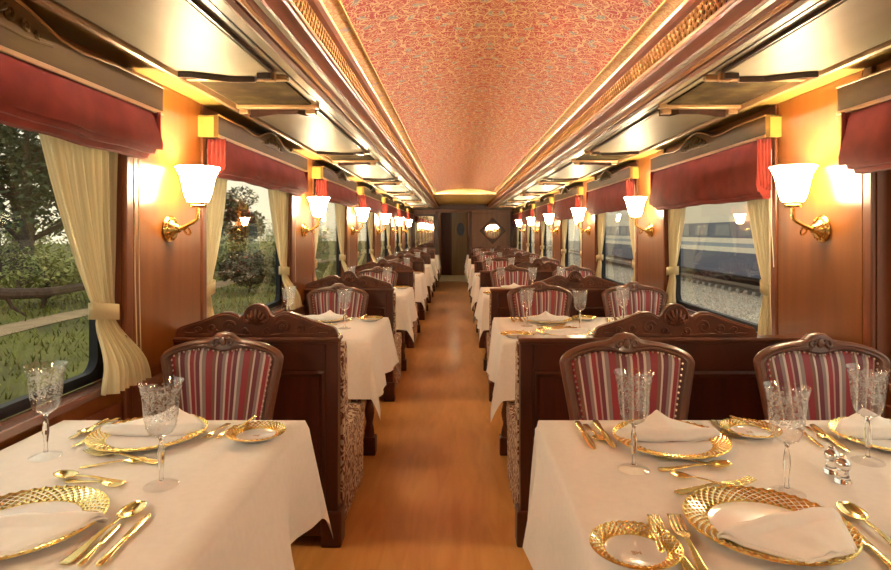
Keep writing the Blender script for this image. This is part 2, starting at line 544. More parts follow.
# gilded end of the vault: arched lunette, flat gilded soffit
MB().prism([(XC - WV, ZV - .012)] + [(vault_pt(k / 20, 0)[0], vault_pt(k / 20, 0)[2]) for k in range(21)] + [(XC + WV, ZV - .012)], 'y', YV, YV + .03).build('lunette', M['gilt'], ceiling)
MB().box(XC - WV - .03, XC + WV + .03, YV, YE, ZV - .03, ZV - .01).build('gilded_soffit', M['gilt'], ceiling)

for side, sg, wall in (('left', -1, WL), ('right', 1, WR)):
    X = lambda w: XC + sg * w
    tr_ = empty('trim_' + side, (0, 0, 0), kind='structure')
    # cornice: groove, crown bead, grille recess, gilt bead, ogee fascia, lower bead, lip
    MB().prism([(X(.607), 2.066), (X(.607), 2.095), (X(.66), 2.095), (X(.66), 2.066)], 'y', Y0, YE).build('groove', M['void'], tr_)
    MB().prism([(X(.592), 2.066), (X(.592), 2.060), (X(.604), 2.050), (X(.622), 2.044), (X(.64), 2.066)], 'y', Y0, YE).build('crown_bead', M['cornice'], tr_)
    MB().prism([(X(.648), 2.07), (X(.648), 1.95), (X(.66), 1.95), (X(.66), 2.07)], 'y', Y0, YE).build('grille_back', M['void'], tr_)
    g = MB(); p = .034; zb, zt = 1.966, 2.046; hgt = zt - zb; t_ = .0040
    y = 0.3
    while y < 14.5:
        for d in (1, -1):
            ya, yb = (y, y + hgt * .75) if d == 1 else (y + hgt * .75, y)
            x0, x1 = X(.620), X(.626)
            g.prism([(ya - t_, zb), (ya + t_, zb), (yb + t_, zt), (yb - t_, zt)], 'x', min(x0, x1), max(x0, x1))
        y += p if y < 7 else p * 2
    gg = g.build('grille', M['grille'], tr_); gg['kind'] = 'stuff'
    MB().prism([(X(.612), 1.969), (X(.608), 1.962), (X(.612), 1.955), (X(.64), 1.955), (X(.64), 1.969)], 'y', Y0, YE).build('gilt_bead', M['bead'], tr_)
    og = [(X(.64), 1.956), (X(.618), 1.956), (X(.622), 1.946), (X(.632), 1.944)] + [(X(.632 + .062 * q), 1.944 - .030 * smooth01(q)) for q in (.2, .4, .6, .8, 1)] + [(X(.70), 1.93), (X(.70), 1.956)]
    MB().prism(og, 'y', Y0, YE).build('fascia', M['cornice'], tr_, smooth=True, angle=30)
    MB().prism([(X(.692), 1.93), (X(.694), 1.912), (X(.702), 1.907), (X(.712), 1.910), (X(.714), 1.93)], 'y', Y0, YE).build('lower_bead', M['bead'], tr_)
    MB().prism([(X(.712), 1.93), (X(.714), 1.903), (X(.730), 1.899), (X(.742), 1.905), (X(.748), 1.93)], 'y', Y0, YE).build('lip', M['cornice'], tr_)
    MB().prism([(X(.602), 2.0725), (X(.602), 2.0665), (X(.606), 2.0665), (X(.606), 2.0725)], 'y', Y0, YV).build('light_strip', M['cove'], tr_)
    # side soffit with its boards
    so = MB().box(min(X(.66), wall + sg * .1), max(X(.66), wall + sg * .1), Y0, YE, ZS, ZS + .03).build('ceiling_' + side, M['soffit'])
    so['kind'] = 'structure'
    MB().box(*sorted((X(1.20), wall - sg * .002)), Y0, YE, ZS - .004, ZS + .002).build('cove_strip', M['yellow'], so)
    MB().prism([(X(1.19), ZS - .022), (X(1.20), ZS - .026), (X(1.215), ZS - .022), (X(1.222), ZS), (X(1.185), ZS)], 'y', Y0, YE).build('rail', M['rail'], so)
    MB().box(*sorted((X(.793), X(.799))), Y0, YE, ZS - .003, ZS + .001).build('joint_line', M['darkedge'], so)
    for k in range(-1, NB):
        yc = PIER + S * k
        # painted panel over the pier, between two cross rails
        if k < NB - 1:
            MB().box(*sorted((X(.83), X(1.17))), yc - .16, yc + .30, ZS - .007, ZS + .001).build('painted_panel', M['painting'], so)
            for yy in (yc - .20, yc + .315):
                MB().box(*sorted((X(.80), X(1.185))), yy, yy + .032, ZS - .020, ZS + .001).build('cross_rail', M['rail'], so, bevel=.004)
        # large board, its ends drawn in by chamfers, hung just below the soffit
        ya, yb = yc + .38, yc + S - .235
        a, b2 = .835, 1.165
        if ya > 14.2: continue
        yb = min(yb, YE - .1)
        out = [(a, ya + .05), (a + .05, ya + .05), (a + .075, ya), (b2 - .16, ya), (b2 - .05, ya + .06), (b2, ya + .07),
               (b2, yb - .07), (b2 - .05, yb - .06), (b2 - .16, yb), (a + .075, yb), (a + .05, yb - .05), (a, yb - .05)]
        MB().prism([(X(q), y_) for q, y_ in out], 'z', ZS - .016, ZS - .004).build('board', M['soffit_panel'], so)
        cx, cy = (a + b2) / 2, (ya + yb) / 2
        big = [(cx + (q - cx) * 1.055, cy + (y_ - cy) * 1.012) for q, y_ in out]
        MB().prism([(X(q), y_) for q, y_ in big], 'z', ZS - .013, ZS + .001).build('board_edge', M['darkedge'], so)
        for idx in ((0, 1, 2, 3, 4, 5), (6, 7, 8, 9, 10, 11)):
            ln_ = [out[q] for q in idx]
            off = -.013 if idx[0] == 0 else .013
            MB().prism([(X(q), y_) for q, y_ in ln_] + [(X(q), y_ + off) for q, y_ in reversed(ln_)], 'z', ZS - .036, ZS + .001).build('end_moulding', M['darkedge'], so)
        for q, y_ in ((a - .005, ya - .012), (a - .005, yb - .02), (b2 - .02, ya - .015)):
            MB().box(*sorted((X(q), X(q + .045))), y_, y_ + .03, ZS - .036, ZS + .001).build('clasp', M['rail'], so, bevel=.004)

# side walls, windows
WZ0, WZ1 = 0.80, 1.72
wincount = 0
for side, sg, wall in (('left', -1, WL), ('right', 1, WR)):
    o_ = wall + sg * .10
    xs = sorted((wall, o_))
    w = MB()
    piers = [(Y0, PIER - 2 * S + PW)] + [(PIER + S * k - PW, PIER + S * k + PW) for k in range(-1, NB - 1)] + [(PIER + S * 6 - PW, YE)]
    for a, b2 in piers: w.box(*xs, a, b2, 0, ZS + .03)
    wins = [(piers[i][1], piers[i + 1][0]) for i in range(len(piers) - 1)]
    for a, b2 in wins:
        w.box(*xs, a, b2, 0, WZ0 - .03)
        w.box(*xs, a, b2, WZ1, ZS + .03)
    wo = w.build('wall_' + side, M['wall']); wo['kind'] = 'structure'
    # veneer panels and stiles of the piers
    for a, b2 in piers[1:-1]:
        xi = sorted((wall, wall - sg * .012))
        MB().box(*xi, a + .055, b2 - .055, WZ0 - .01, ZS - .005).build('veneer_panel', M['wall'], wo, bevel=.004)
        for q0, q1 in ((a, a + .045), (b2 - .045, b2)):
            MB().box(*sorted((wall, wall - sg * .018)), q0, q1, .1, ZS - .005).build('stile', M['wall_low'], wo, bevel=.005)
        MB().box(*xi, a + .055, b2 - .055, .12, WZ0 - .05).build('dado_panel', M['wall_low'], wo, bevel=.004)
    for a, b2 in wins:
        MB().box(*sorted((wall, wall - sg * .012)), a + .02, b2 - .02, .12, WZ0 - .08).build('dado_panel', M['wall_low'], wo, bevel=.004)
    bb = MB().box(*sorted((wall, wall - sg * .022)), Y0, YE, 0, .10).build('baseboard_' + side, M['dark'], bevel=.004)
    bb['kind'] = 'structure'
    for a, b2 in wins:
        wincount += 1
        wd = empty('window_%d' % wincount, (wall, (a + b2) / 2, WZ0), kind='structure')
        hw = (b2 - a) / 2; hh = WZ1 - WZ0
        # rounded black gasket frame
        def rr(hw_, z0, z1, rad, n_=6):
            pts = []
            for cx, cz, a0 in ((hw_ - rad, z1 - rad, 0), (-hw_ + rad, z1 - rad, 90), (-hw_ + rad, z0 + rad, 180), (hw_ - rad, z0 + rad, 270)):
                for q in range(n_ + 1):
                    an = math.radians(a0 + 90 * q / n_); pts.append((cx + rad * cos(an), cz + rad * sin(an)))
            return pts
        fr_ = MB()
        A_, B_ = rr(hw - .002, .002, hh - .002, .02), rr(hw - .05, .035, hh - .04, .05)
        x0, x1 = sg * .055, sg * .085
        L = [[(x1, p[0], p[1]) for p in A_], [(x0, p[0], p[1]) for p in A_], [(x0 - sg * .006, p[0] * .5 + q[0] * .5, p[1] * .5 + q[1] * .5) for p, q in zip(A_, B_)], [(x0, p[0], p[1]) for p in B_], [(x1, p[0], p[1]) for p in B_]]
        fr_.ring(L, cap=False)
        fr_.build('frame', M['black'], wd, smooth=True, angle=40)
        MB().box(*sorted((sg * .072, sg * .076)), -hw + .03, hw - .03, .02, hh - .02).build('pane', M['pane'], wd)
        MB().box(*sorted((-sg * .012, sg * .062)), -hw, hw, -.03, -.002).build('ledge', M['ledge'], wd, bevel=.004)
        for q in (-1, 1):
            MB().box(*sorted((0, sg * .06)), *sorted((q * hw, q * (hw - .004))), 0, hh).build('reveal', M['wall_low'], wd)

# rear wall, behind the camera
wb = MB().box(WL - .1, WR + .1, Y0 - .1, Y0, 0, 2.32).build('wall_rear', M['endwall']); wb['kind'] = 'structure'

# end wall with passage
we = MB()
DX0, DX1, DZ = -.48, .32, 1.83
we.box(WL - .1, DX0, YE, YE + .1, 0, 2.32); we.box(DX1, WR + .1, YE, YE + .1, 0, 2.32); we.box(DX0, DX1, YE, YE + .1, DZ, 2.32)
weo = we.build('wall_end', M['endwall']); weo['kind'] = 'structure'
MB().box(WL, WR, YE - .05, YE, DZ + .08, DZ + .22).build('header_rail', M['dark'], weo, bevel=.006)
MB().box(WL, WR, YE - .03, YE, DZ + .03, DZ + .08).build('header_rail', M['endwall'], weo, bevel=.006)
for a, b2 in ((WL, WL + .07), (DX0 - .09, DX0), (DX1, DX1 + .07), (WR - .10, WR)):
    MB().box(a, b2, YE - .025, YE, 0, DZ + .03).build('stile', M['dark'], weo, bevel=.005)
MB().box(.42, 1.37, YE - .012, YE, .95, DZ - .02).build('raised_panel', M['endwall'], weo, bevel=.006)
MB().box(.42, 1.37, YE - .012, YE, .12, .88).build('raised_panel', M['endwall'], weo, bevel=.006)
vb = MB()
vb.box(DX0 - .05, DX0, YE + .1, YE + 2.5, 0, 2.2); vb.box(DX1, DX1 + .05, YE + .1, YE + 2.5, 0, 2.2); vb.box(DX0 - .05, DX1 + .05, YE + 2.5, YE + 2.55, 0, 2.2); vb.box(DX0 - .05, DX1 + .05, YE + .1, YE + 2.55, 2.0, 2.05)
vbo = vb.build('wall_passage', M['endwall']); vbo['kind'] = 'structure'
MB().lathe([(.001, 1.985), (.11, 1.985), (.12, 1.995), (.10, 2.0)], 20, (-.08, YE + 1.2, 0)).build('ceiling_lamp', emit('passage_lamp', (1, .8, .5), 14), vbo, smooth=True)
tfl = MB().box(DX0, DX1, YE + .02, YE + 2.5, .001, .012).build('floor_passage', M['stone']); tfl['kind'] = 'structure'
dr = empty('door_1', (0, YE + 2.44, 0), kind='structure')
MB().box(-.16, .31, -.02, .03, .01, 1.98).build('leaf', M['door'], dr, bevel=.004)
MB().box(-.46, -.18, .0, .05, .01, 1.98).build('side_panel', M['inset'], dr, bevel=.004)
MB().box(-.20, -.16, -.04, .03, .01, 1.98).build('jamb', M['dark'], dr, bevel=.004)
fr_ = MB(); fr_.ring([[(.11 + a * cos(2 * pi * k / 24), yy, 1.40 + b2 * sin(2 * pi * k / 24)) for k in range(24)] for a, b2, yy in ((.15, .24, -.02), (.145, .235, -.035), (.12, .205, -.035), (.115, .20, -.021))], cap=False)
fr_.build('oval_frame', M['door'], dr, smooth=True)
g_ = MB(); g_.ring([[(.11 + .12 * cos(2 * pi * k / 24), yy, 1.40 + .205 * sin(2 * pi * k / 24)) for k in range(24)] for yy in (-.021, -.024)]); g_.build('oval_pane', M['tglass'], dr)

# wall mirrors of the end wall
mr = empty('diamond_mirror', (.935, YE - .012, 1.35), label='round mirror in a diamond-shaped wooden frame on the end wall', cat='mirror')
q = .35
fr_ = MB(); fr_.ring([[(0, yy, q * s_), (-q * s_, yy, 0), (0, yy, -q * s_), (q * s_, yy, 0)] for s_, yy in ((1, 0), (1, -.025), (.93, -.035), (.88, -.025), (.3, -.025))], cap=False)
fr_.build('frame', M['dark'], mr)
fr_ = MB(); fr_.ring([[(.19 * s_ * cos(2 * pi * k / 28), yy, .19 * s_ * sin(2 * pi * k / 28)) for k in range(28)] for s_, yy in ((1.1, -.02), (1.08, -.034), (.98, -.036), (.95, -.029))], cap=False)
fr_.build('ring', M['bead'], mr, smooth=True)
fr_ = MB(); fr_.ring([[(.185 * cos(2 * pi * k / 28), yy, .185 * sin(2 * pi * k / 28)) for k in range(28)] for yy in (-.024, -.028)]); fr_.build('mirror_glass', M['mirror'], mr)
ms = empty('framed_mirror', (-.86, YE - .003, 1.32), label='tall rectangular mirror in a dark frame beside the end doorway', cat='mirror')
MB().box(-.245, .245, -.012, 0, -.40, .42).build('mirror_glass', M['mirror'], ms)
for a in ((-.285, -.245, -.44, .46), (.245, .285, -.44, .46)): MB().box(a[0], a[1], -.03, 0, a[2], a[3]).build('frame_side', M['dark'], ms, bevel=.004)
for a in ((-.245, .245, -.44, -.40), (-.245, .245, .42, .46)): MB().box(a[0], a[1], -.03, 0, a[2], a[3]).build('frame_side', M['dark'], ms, bevel=.004)

# ------------------------------------------------------------------ sconces
def make_sconce(sg):
    """Base on the wall; +x*(-sg) points into the room."""
    i = -sg
    o = empty('wall_sconce')
    MB().lathe([(.001, .0), (.052, .0), (.056, .006 * i), (.050, .014 * i), (.040, .018 * i), (.036, .026 * i), (.022, .034 * i), (.016, .046 * i), (.001, .048 * i)], 24, axis='x').build('backplate', M['brass'], o, smooth=True, angle=40)
    bead = MB()
    for k in range(14):
        a = 2 * pi * k / 14
        bead.ball((.016 * i, .043 * cos(a), .043 * sin(a)), .006, 6)
    bo = bead.build('beading', M['brass'], o, smooth=True); bo['kind'] = 'stuff'
    pts = [(.04 * i, 0, 0), (.060 * i, .0, .004), (.085 * i, 0, .018), (.105 * i, 0, .028), (.120 * i, 0, .042), (.121 * i, 0, .066), (.121 * i, 0, .092)]
    MB().tube(pts, [.012, .009, .008, .009, .009, .008, .008], 10).build('arm', M['brass'], o, smooth=True)
    sp_ = [(.062 * i + (.020 - .0012 * k) * cos(.6 * k - 1.2) * i * .9 + .012 * i, 0, -.008 + (.020 - .0012 * k) * sin(-.6 * k + .6)) for k in range(11)]
    MB().tube(sp_, .0045, 6).build('scroll', M['brass'], o, smooth=True)
    c = (.121 * i, 0, 0)
    MB().lathe([(.008, .086), (.030, .088), (.034, .096), (.030, .102), (.034, .106), (.0335, .112)], 20, c).build('cup', M['brass'], o, smooth=True, angle=40)
    pr = [(.030, .108), (.040, .112), (.050, .135), (.057, .165), (.062, .192), (.069, .218), (.080, .242), (.087, .251)]
    pr2 = [(r_ - .004, z_ + .003) for r_, z_ in reversed(pr[1:])]
    MB().lathe(pr + [(.085, .2535)] + pr2, 28, c).build('shade', M['shade'], o, smooth=True, angle=60)
    MB().ball((c[0], 0, .175), .020, 10, (1, 1, 1.3)).build('bulb', M['bulb'], o, smooth=True)
    return o


for side, sg, wall in (('left', -1, WL), ('right', 1, WR)):
    src = make_sconce(sg)
    for k in range(-1, NB - 1):
        loc = (wall - sg * .012, PIER - (.02 if sg < 0 else .05) + S * k, 1.333)
        if k == -1:
            lab = 'brass wall sconce on the pier beside the viewer, %s wall' % side
        else:
            lab = 'brass sconce with lit white bell shade, %s from the viewer along the %s wall' % (['first', 'second', 'third', 'fourth', 'fifth', 'sixth'][k], side)
        if k == -1: o = src; o.location = loc; o['label'] = lab
        else: o = copy_tree(src, loc, None, lab)
        tag(o, None, 'wall lamp', 'sconces along the %s wall' % side)

# ------------------------------------------------------------------ pelmets, blinds, curtains
WY = [PIER - S / 2 + S * k for k in range(NB)]      # window centres


def make_pelmet(sg, D):
    i = -sg
    o = empty('pelmet')
    L = .805
    top = [(-L, .100), (-L * .62, .098), (-L * .42, .086), (-L * .30, .092), (-L * .20, .118), (-L * .12, .136), (-L * .05, .146), (0, .149)]
    top = top + [(-a, b2) for a, b2 in reversed(top[:-1])]
    pts = [(-L, 0), (L, 0)] + list(reversed(top))
    MB().prism(pts, 'x', *sorted((i * (D - .022), i * D))).build('front_board', M['pelmet'], o)
    MB().tube([(i * (D + .001), a, b2) for a, b2 in top], .0045, 6).build('top_bead', M['bead'], o, smooth=True)
    MB().box(*sorted((i * (D - .004), i * (D + .006))), -L, L, -.004, .010).build('bottom_bead', M['bead'], o, bevel=.003)
    for q in (-1, 1):
        MB().box(*sorted((i * .0, i * (D - .022))), *sorted((q * (L - .02), q * L)), 0, .099).build('return_board', M['pelmet_side'], o)
    MB().box(*sorted((0, i * (D - .022))), -L, L, .092, .0985).build('lid', M['void'], o)
    cv = MB()
    for q in (-1, 1):
        for cx, cz, r_ in ((.045, .095, .022), (.10, .083, .016), (.145, .072, .011)):
            cv.tube([(i * (D + .004), q * a, b2) for a, b2 in spiral(cx, cz, r_, r_ * .2, pi * .9, -pi * 1.6, 16)], .0052, 6)
        cv.tube([(i * (D + .003), q * a, b2) for a, b2 in ((.0, .06), (.05, .058), (.10, .055), (.15, .058), (.20, .064))], .005, 6)
    for k in range(5):
        a = pi * (k - 2) / 7
        cv.tube([(i * (D + .004), 0, .085), (i * (D + .010), .028 * sin(a), .085 + .028 * cos(a)), (i * (D + .004), .05 * sin(a), .085 + .05 * cos(a))], [.004, .008, .004], 6)
    cvo = cv.build('carving', M['pelmet'], o, smooth=True)
    return o


def make_blind(sg, drop, D, seed):
    """Velvet roman blind gathered under the pelmet: a front fall and tucked folds below."""
    i = -sg
    rn = random.Random(seed)
    o = empty('roman_blind')
    L = .74
    ph = rn.random() * 6
    tops = [(.035, 0), (D - .012, -.002), (D - .002, -.02), (D + .012, -drop * .55), (D + .022, -drop * .85), (D + .016, -drop), (D - .02, -drop + .012), (D - .05, -drop + .05), (.035, -drop + .06)]
    def sweep(prof, y0, y1, nseg, amp):
        loops = []
        for k in range(nseg + 1):
            y_ = y0 + (y1 - y0) * k / nseg
            w_ = amp * (sin(y_ * 9 + ph) + .6 * sin(y_ * 23 + 2 * ph))
            lp = []
            for d_, z_ in prof:
                fl = min(1, max(0, -z_ / drop))
                lp.append((i * (d_ + w_ * fl * .6), y_ * (1 + .035 * fl), z_ + w_ * .5 * fl - .006 * fl * (y_ / L) ** 2))
            loops.append(lp)
        m_ = MB(); m_.ring(loops); return m_
    sweep(tops, -L, L, 40, .006).build('front_fall', M['blind'], o, smooth=True, angle=50)
    for j in range(2):
        z0 = -drop + .010 - .017 * j
        d0 = D - .002 - .018 * j
        pr = [(d0 - .045, z0 + .03), (d0, z0 + .012), (d0 + .006, z0), (d0 - .004, z0 - .024), (d0 - .03, z0 - .026), (d0 - .045, z0 - .01)]
        sweep(pr, -L + .012 * (j + 1), L - .012 * (j + 1), 40, .005).build('tucked_fold', M['blind'], o, smooth=True, angle=50)
    for q in (-1, 1):
        MB().grid(lambda u, v: (i * (.035 + (D - .02) * u), q * (L + .016 + .009 * sin(u * 26) * (.4 + .6 * v)), -.002 - drop * (.98 - .12 * u * u) * v), 30, 6).build('gathered_end', M['blind'], o, smooth=True, solid=.003)
    return o


def add_cords(o, sg, ends):
    i = -sg
    for q, length in ends:
        pts = [(i * .03, q, -.05), (i * .03, q, -.2), (i * .032, q + .006 * (1 if q > 0 else -1), -length * .7), (i * .030, q + .022 * (1 if q > 0 else -1), -length)]
        MB().tube(pts, .0022, 5).build('cord', M['cord'], o, smooth=True)


def curtain_mesh(sg, dr_, seed, wide=.40, tie=.105, tail=1.0):
    i = -sg
    rn = random.Random(seed)
    ph = rn.random() * 6
    ztop, ztie, zbot = .96, .245, -.020
    npl = 7
    def fn(u, v):
        # v 0 top .. 1 bottom
        if v < .74:
            q = v / .74; z_ = ztop + (ztie - ztop) * q
            e = q ** 1.25
            a0 = .015 + .010 * sin(q * 3); a1 = wide + (a0 + tie - wide) * e
            am = .016 * (1 - q) + .009
        else:
            q = (v - .74) / .26; z_ = ztie + (zbot - ztie) * q
            a0 = .025 - .12 * tail * smooth01(q); a1 = .015 + tie + (.05 * tail - .01 * (1 - tail)) * smooth01(q)
            am = .009 + .016 * q
        a = a0 + (a1 - a0) * u
        dep = -.022 + (.075 * tail * smooth01((v - .74) / .2)) + am * sin(u * npl * 2 * pi + ph + 1.3 * sin(v * 3 + ph)) + .004 * sin(u * 31 + v * 5)
        tk = exp(-((v - .74) / .035) ** 2)
        dep = dep * (1 - .25 * tk)
        return (i * dep, dr_ * a, z_)
    m_ = MB(); m_.grid(fn, 84, 40, lambda u, v: (u, v))
    return m_


def tie_mesh(sg, dr_, tie=.105):
    i = -sg
    pts = []
    loops = []
    for k in range(25):
        an = 2 * pi * k / 24
        a = .072 + (tie * .5 + .022) * cos(an)
        d_ = -.018 + .032 * sin(an)
        loops.append((i * d_, dr_ * a, .245 + .012 * cos(an)))
    m_ = MB()
    m_.ring([[(x, y_, z_ + dz) for x, y_, z_ in loops[:-1]] for dz in (-.028, 0, .028)], cap=False)
    return m_


for side, sg, wall in (('left', -1, WL), ('right', 1, WR)):
    D = .106 if sg < 0 else .085
    psrc = make_pelmet(sg, D)
    drops = [.135, .14, .135, .14, .135, .14, .135] if sg < 0 else [.19, .245, .215, .235, .22, .235, .225]
    cm = {}
    for dr_ in (1, -1):
        cm[dr_] = (curtain_mesh(sg, dr_, 3 + dr_ + sg, wide=.42 if dr_ < 0 and sg < 0 else .34, tail=.9 if dr_ < 0 and sg < 0 else .22).mesh('curtain_fabric', M['curtain'], True), tie_mesh(sg, dr_).mesh('tieback', M['curtain'], True))
    for k in range(NB):
        word = ORD[k]
        loc = (wall - sg * .0, WY[k], 1.757)
        lab = 'brown pelmet with carved crest over the %s window of the %s wall' % (word, side)
        if k == 0: o = psrc; o.location = loc; o['label'] = lab
        else: o = copy_tree(psrc, loc, None, lab)
        tag(o, None, 'pelmet', 'pelmets along the %s wall' % side)
        bl = make_blind(sg, drops[k], D, k * 7 + sg)
        bl.location = (wall, WY[k], 1.757)
        tag(bl, 'red velvet roman blind gathered over the %s window of the %s wall' % (word, side), 'blind', 'red blinds along the %s wall' % side)
        if sg < 0: add_cords(bl, sg, [(.745, .85), (.775, .95)] if k == 0 else [(.75, .8)])
        else: add_cords(bl, sg, [(-.735, .98), (-.75, .6)])
        for dr_, pos, what in ((1, -1, 'near'), (-1, 1, 'far')):
            if k == 0 and (dr_ == 1 or sg > 0): continue
            cu = empty('curtain', (wall, WY[k] + pos * (S / 2 - PW), WZ0), label='cream tied-back curtain at the %s side of the %s window of the %s wall' % (what, word, side), cat='curtain', group='curtains along the %s wall' % side)
            f_ = bpy.data.objects.new('fabric', cm[dr_][0]); C.objects.link(f_); f_.parent = cu
            t_ = bpy.data.objects.new('tieback', cm[dr_][1]); C.objects.link(t_); t_.parent = cu
            md = t_.modifiers.new('solid', 'SOLIDIFY'); md.thickness = .003

# ------------------------------------------------------------------ booth dividers
def crest_h(t):
    a = abs(t)
    base = interp([(0, .10), (.17, .092), (.21, .086), (.25, .098), (.32, .108), (.42, .106), (.52, .094), (.65, .076), (.80, .060), (.92, .047), (.97, .038), (1.0, .010)], a)
    lobe = .075 + .068 * sqrt(max(0, 1 - (a / .175) ** 2)) if a < .175 else 0
    return max(base, lobe)


def make_divider(x_in, x_out, crest_c, rowside):
    """x_in: aisle end, x_out: wall end, in world X; base at y=0."""
    o = empty('booth_divider')
    s_ = 1 if x_out > x_in else -1
    T = .028
    q0, q1 = sorted((x_in, x_in + s_ * .055))
    MB().box(q0, q1, -T - .004, T + .004, .14, .86).build('end_post', M['dark'], o, bevel=.006)
    MB().box(*sorted((x_in - s_ * .016, x_in + s_ * .070)), -T - .018, T + .018, 0, .15).build('foot', M['dark'], o, bevel=.008)
    MB().box(*sorted((x_out, x_out - s_ * .05)), -T, T, 0, .86).build('wall_post', M['dark'], o, bevel=.005)
    xa, xb = sorted((x_in + s_ * .055, x_out - s_ * .05))
    MB().box(xa, xb, -T, T, .735, .86).build('top_rail', M['dark'], o, bevel=.005)
    MB().box(xa, xb, -T, T, .04, .20).build('bottom_rail', M['dark'], o, bevel=.005)
    xm = (xa + xb) / 2
    n_ = 1 if abs(xb - xa) < .8 else 2
    wd = (xb - xa) / n_
    for j in range(n_):
        a, b2 = xa + j * wd, xa + (j + 1) * wd
        if j: MB().box(a - .04, a + .04, -T, T, .20, .735).build('mid_stile', M['dark'], o, bevel=.005)
        a += .04 if j else 0; b2 -= .04 if j < n_ - 1 else 0
        MB().box(a, b2, -.012, .012, .20, .735).build('inset_panel', M['inset'], o)
        fr_ = MB()
        e = .03
        for yq in (-1,):
            A_ = [(a, .20), (b2, .20), (b2, .735), (a, .735)]
            B_ = [(a + e, .20 + e), (b2 - e, .20 + e), (b2 - e, .735 - e), (a + e, .735 - e)]
            fr_.ring([[(p[0], -T + .003, p[1]) for p in A_], [(p[0], -T - .001, p[1]) for p in [(u[0] * .6 + v[0] * .4, u[1] * .6 + v[1] * .4) for u, v in zip(A_, B_)]], [(p[0], -.012, p[1]) for p in B_]], cap=False)
        fr_.build('panel_moulding', M['dark'], o)
    MB().box(*sorted((x_in - s_ * .008, x_out)), -T - .014, T + .014, .86, .876).build('cap_moulding', M['carve'], o, bevel=.005)
    MB().box(*sorted((x_in - s_ * .002, x_out)), -T - .006, T + .006, .846, .862).build('cap_cove', M['dark'], o, bevel=.004)
    # crest
    hl = .345
    N = 72
    top = [(crest_c + hl * (-1 + 2 * k / N), .874 + crest_h(-1 + 2 * k / N)) for k in range(N + 1)]
    pl = [(crest_c - hl, .874)] + top + [(crest_c + hl, .874)]
    cr_ = MB().prism(pl, 'y', -.016, .016).build('crest', M['carve'], o, bevel=.004)
    cv = MB()
    yq = -.018
    for q in (-1, 1):
        for cx, cz, r_, d in ((.115, .045, .030, 1), (.185, .040, .022, -1), (.245, .030, .016, 1), (.045, .028, .020, -1)):
            cv.tube([(crest_c + q * a, yq, .874 + b2) for a, b2 in spiral(cx, cz, r_, r_ * .2, pi * .9 * d, -pi * 1.7 * d, 16)], .0045, 6)
        cv.tube([(crest_c + q * a, yq, .874 + b2) for a, b2 in ((.02, .012), (.08, .012), (.15, .016), (.22, .014), (.30, .020))], .004, 6)
        cv.tube([(crest_c + q * a, yq + .002, .874 + max(.01, crest_h(a / hl) - .012)) for a in [.075 + .24 * k / 16 for k in range(17)]], .004, 6)
    for k in range(7):
        a = pi * (k - 3) / 7
        cv.tube([(crest_c, yq, .874 + .055), (crest_c + .03 * sin(a), yq - .006, .874 + .058 + .034 * cos(a)), (crest_c + .046 * sin(a), yq, .874 + .062 + .058 * cos(a))], [.004, .009, .005], 6)
    cv.tube([(crest_c + a, yq, .874 + b2) for a, b2 in spiral(0, .088, .050, .050, -.5, pi + .5, 20)], .0045, 6)
    c_ = cv.build('carving', M['carve'], cr_, smooth=True)
    return o


DY = 2.48
for side, args in (('left', (-.500, WL + .004, -.848)), ('right', (.266, WR - .004, .925))):
    src = make_divider(*args, side)
    for k in range(6):
        lab = 'dark mahogany booth divider with carved crest behind the %s table of the %s row' % (ORD[k], side)
        loc = (0, DY + S * k + .028, 0)
        if k == 0: o = src; o.location = loc; o['label'] = lab
        else: o = copy_tree(src, loc, None, lab)
        tag(o, None, 'divider', 'booth dividers of the %s row' % side)

# ------------------------------------------------------------------ chairs
def back_half(z):
    return interp([(.44, .175), (.55, .190), (.65, .206), (.75, .224), (.82, .238), (.855, .243)], z)


def back_outline(off):
    """Closed outline of the back (x,z), drawn in by off."""
    pts = []
    zt0 = .845
    for k in range(9):
        z_ = .46 + off + (zt0 - .46 - off) * k / 8
        pts.append((back_half(z_) - off, z_))
    a_ = back_half(zt0) - off; h_ = .072 - off * .75
    for k in range(1, 17):
        an = pi / 2 * k / 16
        x = a_ * cos(an) ** .9 if k < 16 else 0
        z_ = zt0 + h_ * sin(an) ** 1.0
        if off < .02:
            z_ += .024 * exp(-(x / .045) ** 4)
        else:
            z_ -= .016 * exp(-(x / .05) ** 2)
        pts.append((x, z_))
    left = [(-x, z_) for x, z_ in reversed(pts[:-1])]
    return pts + left


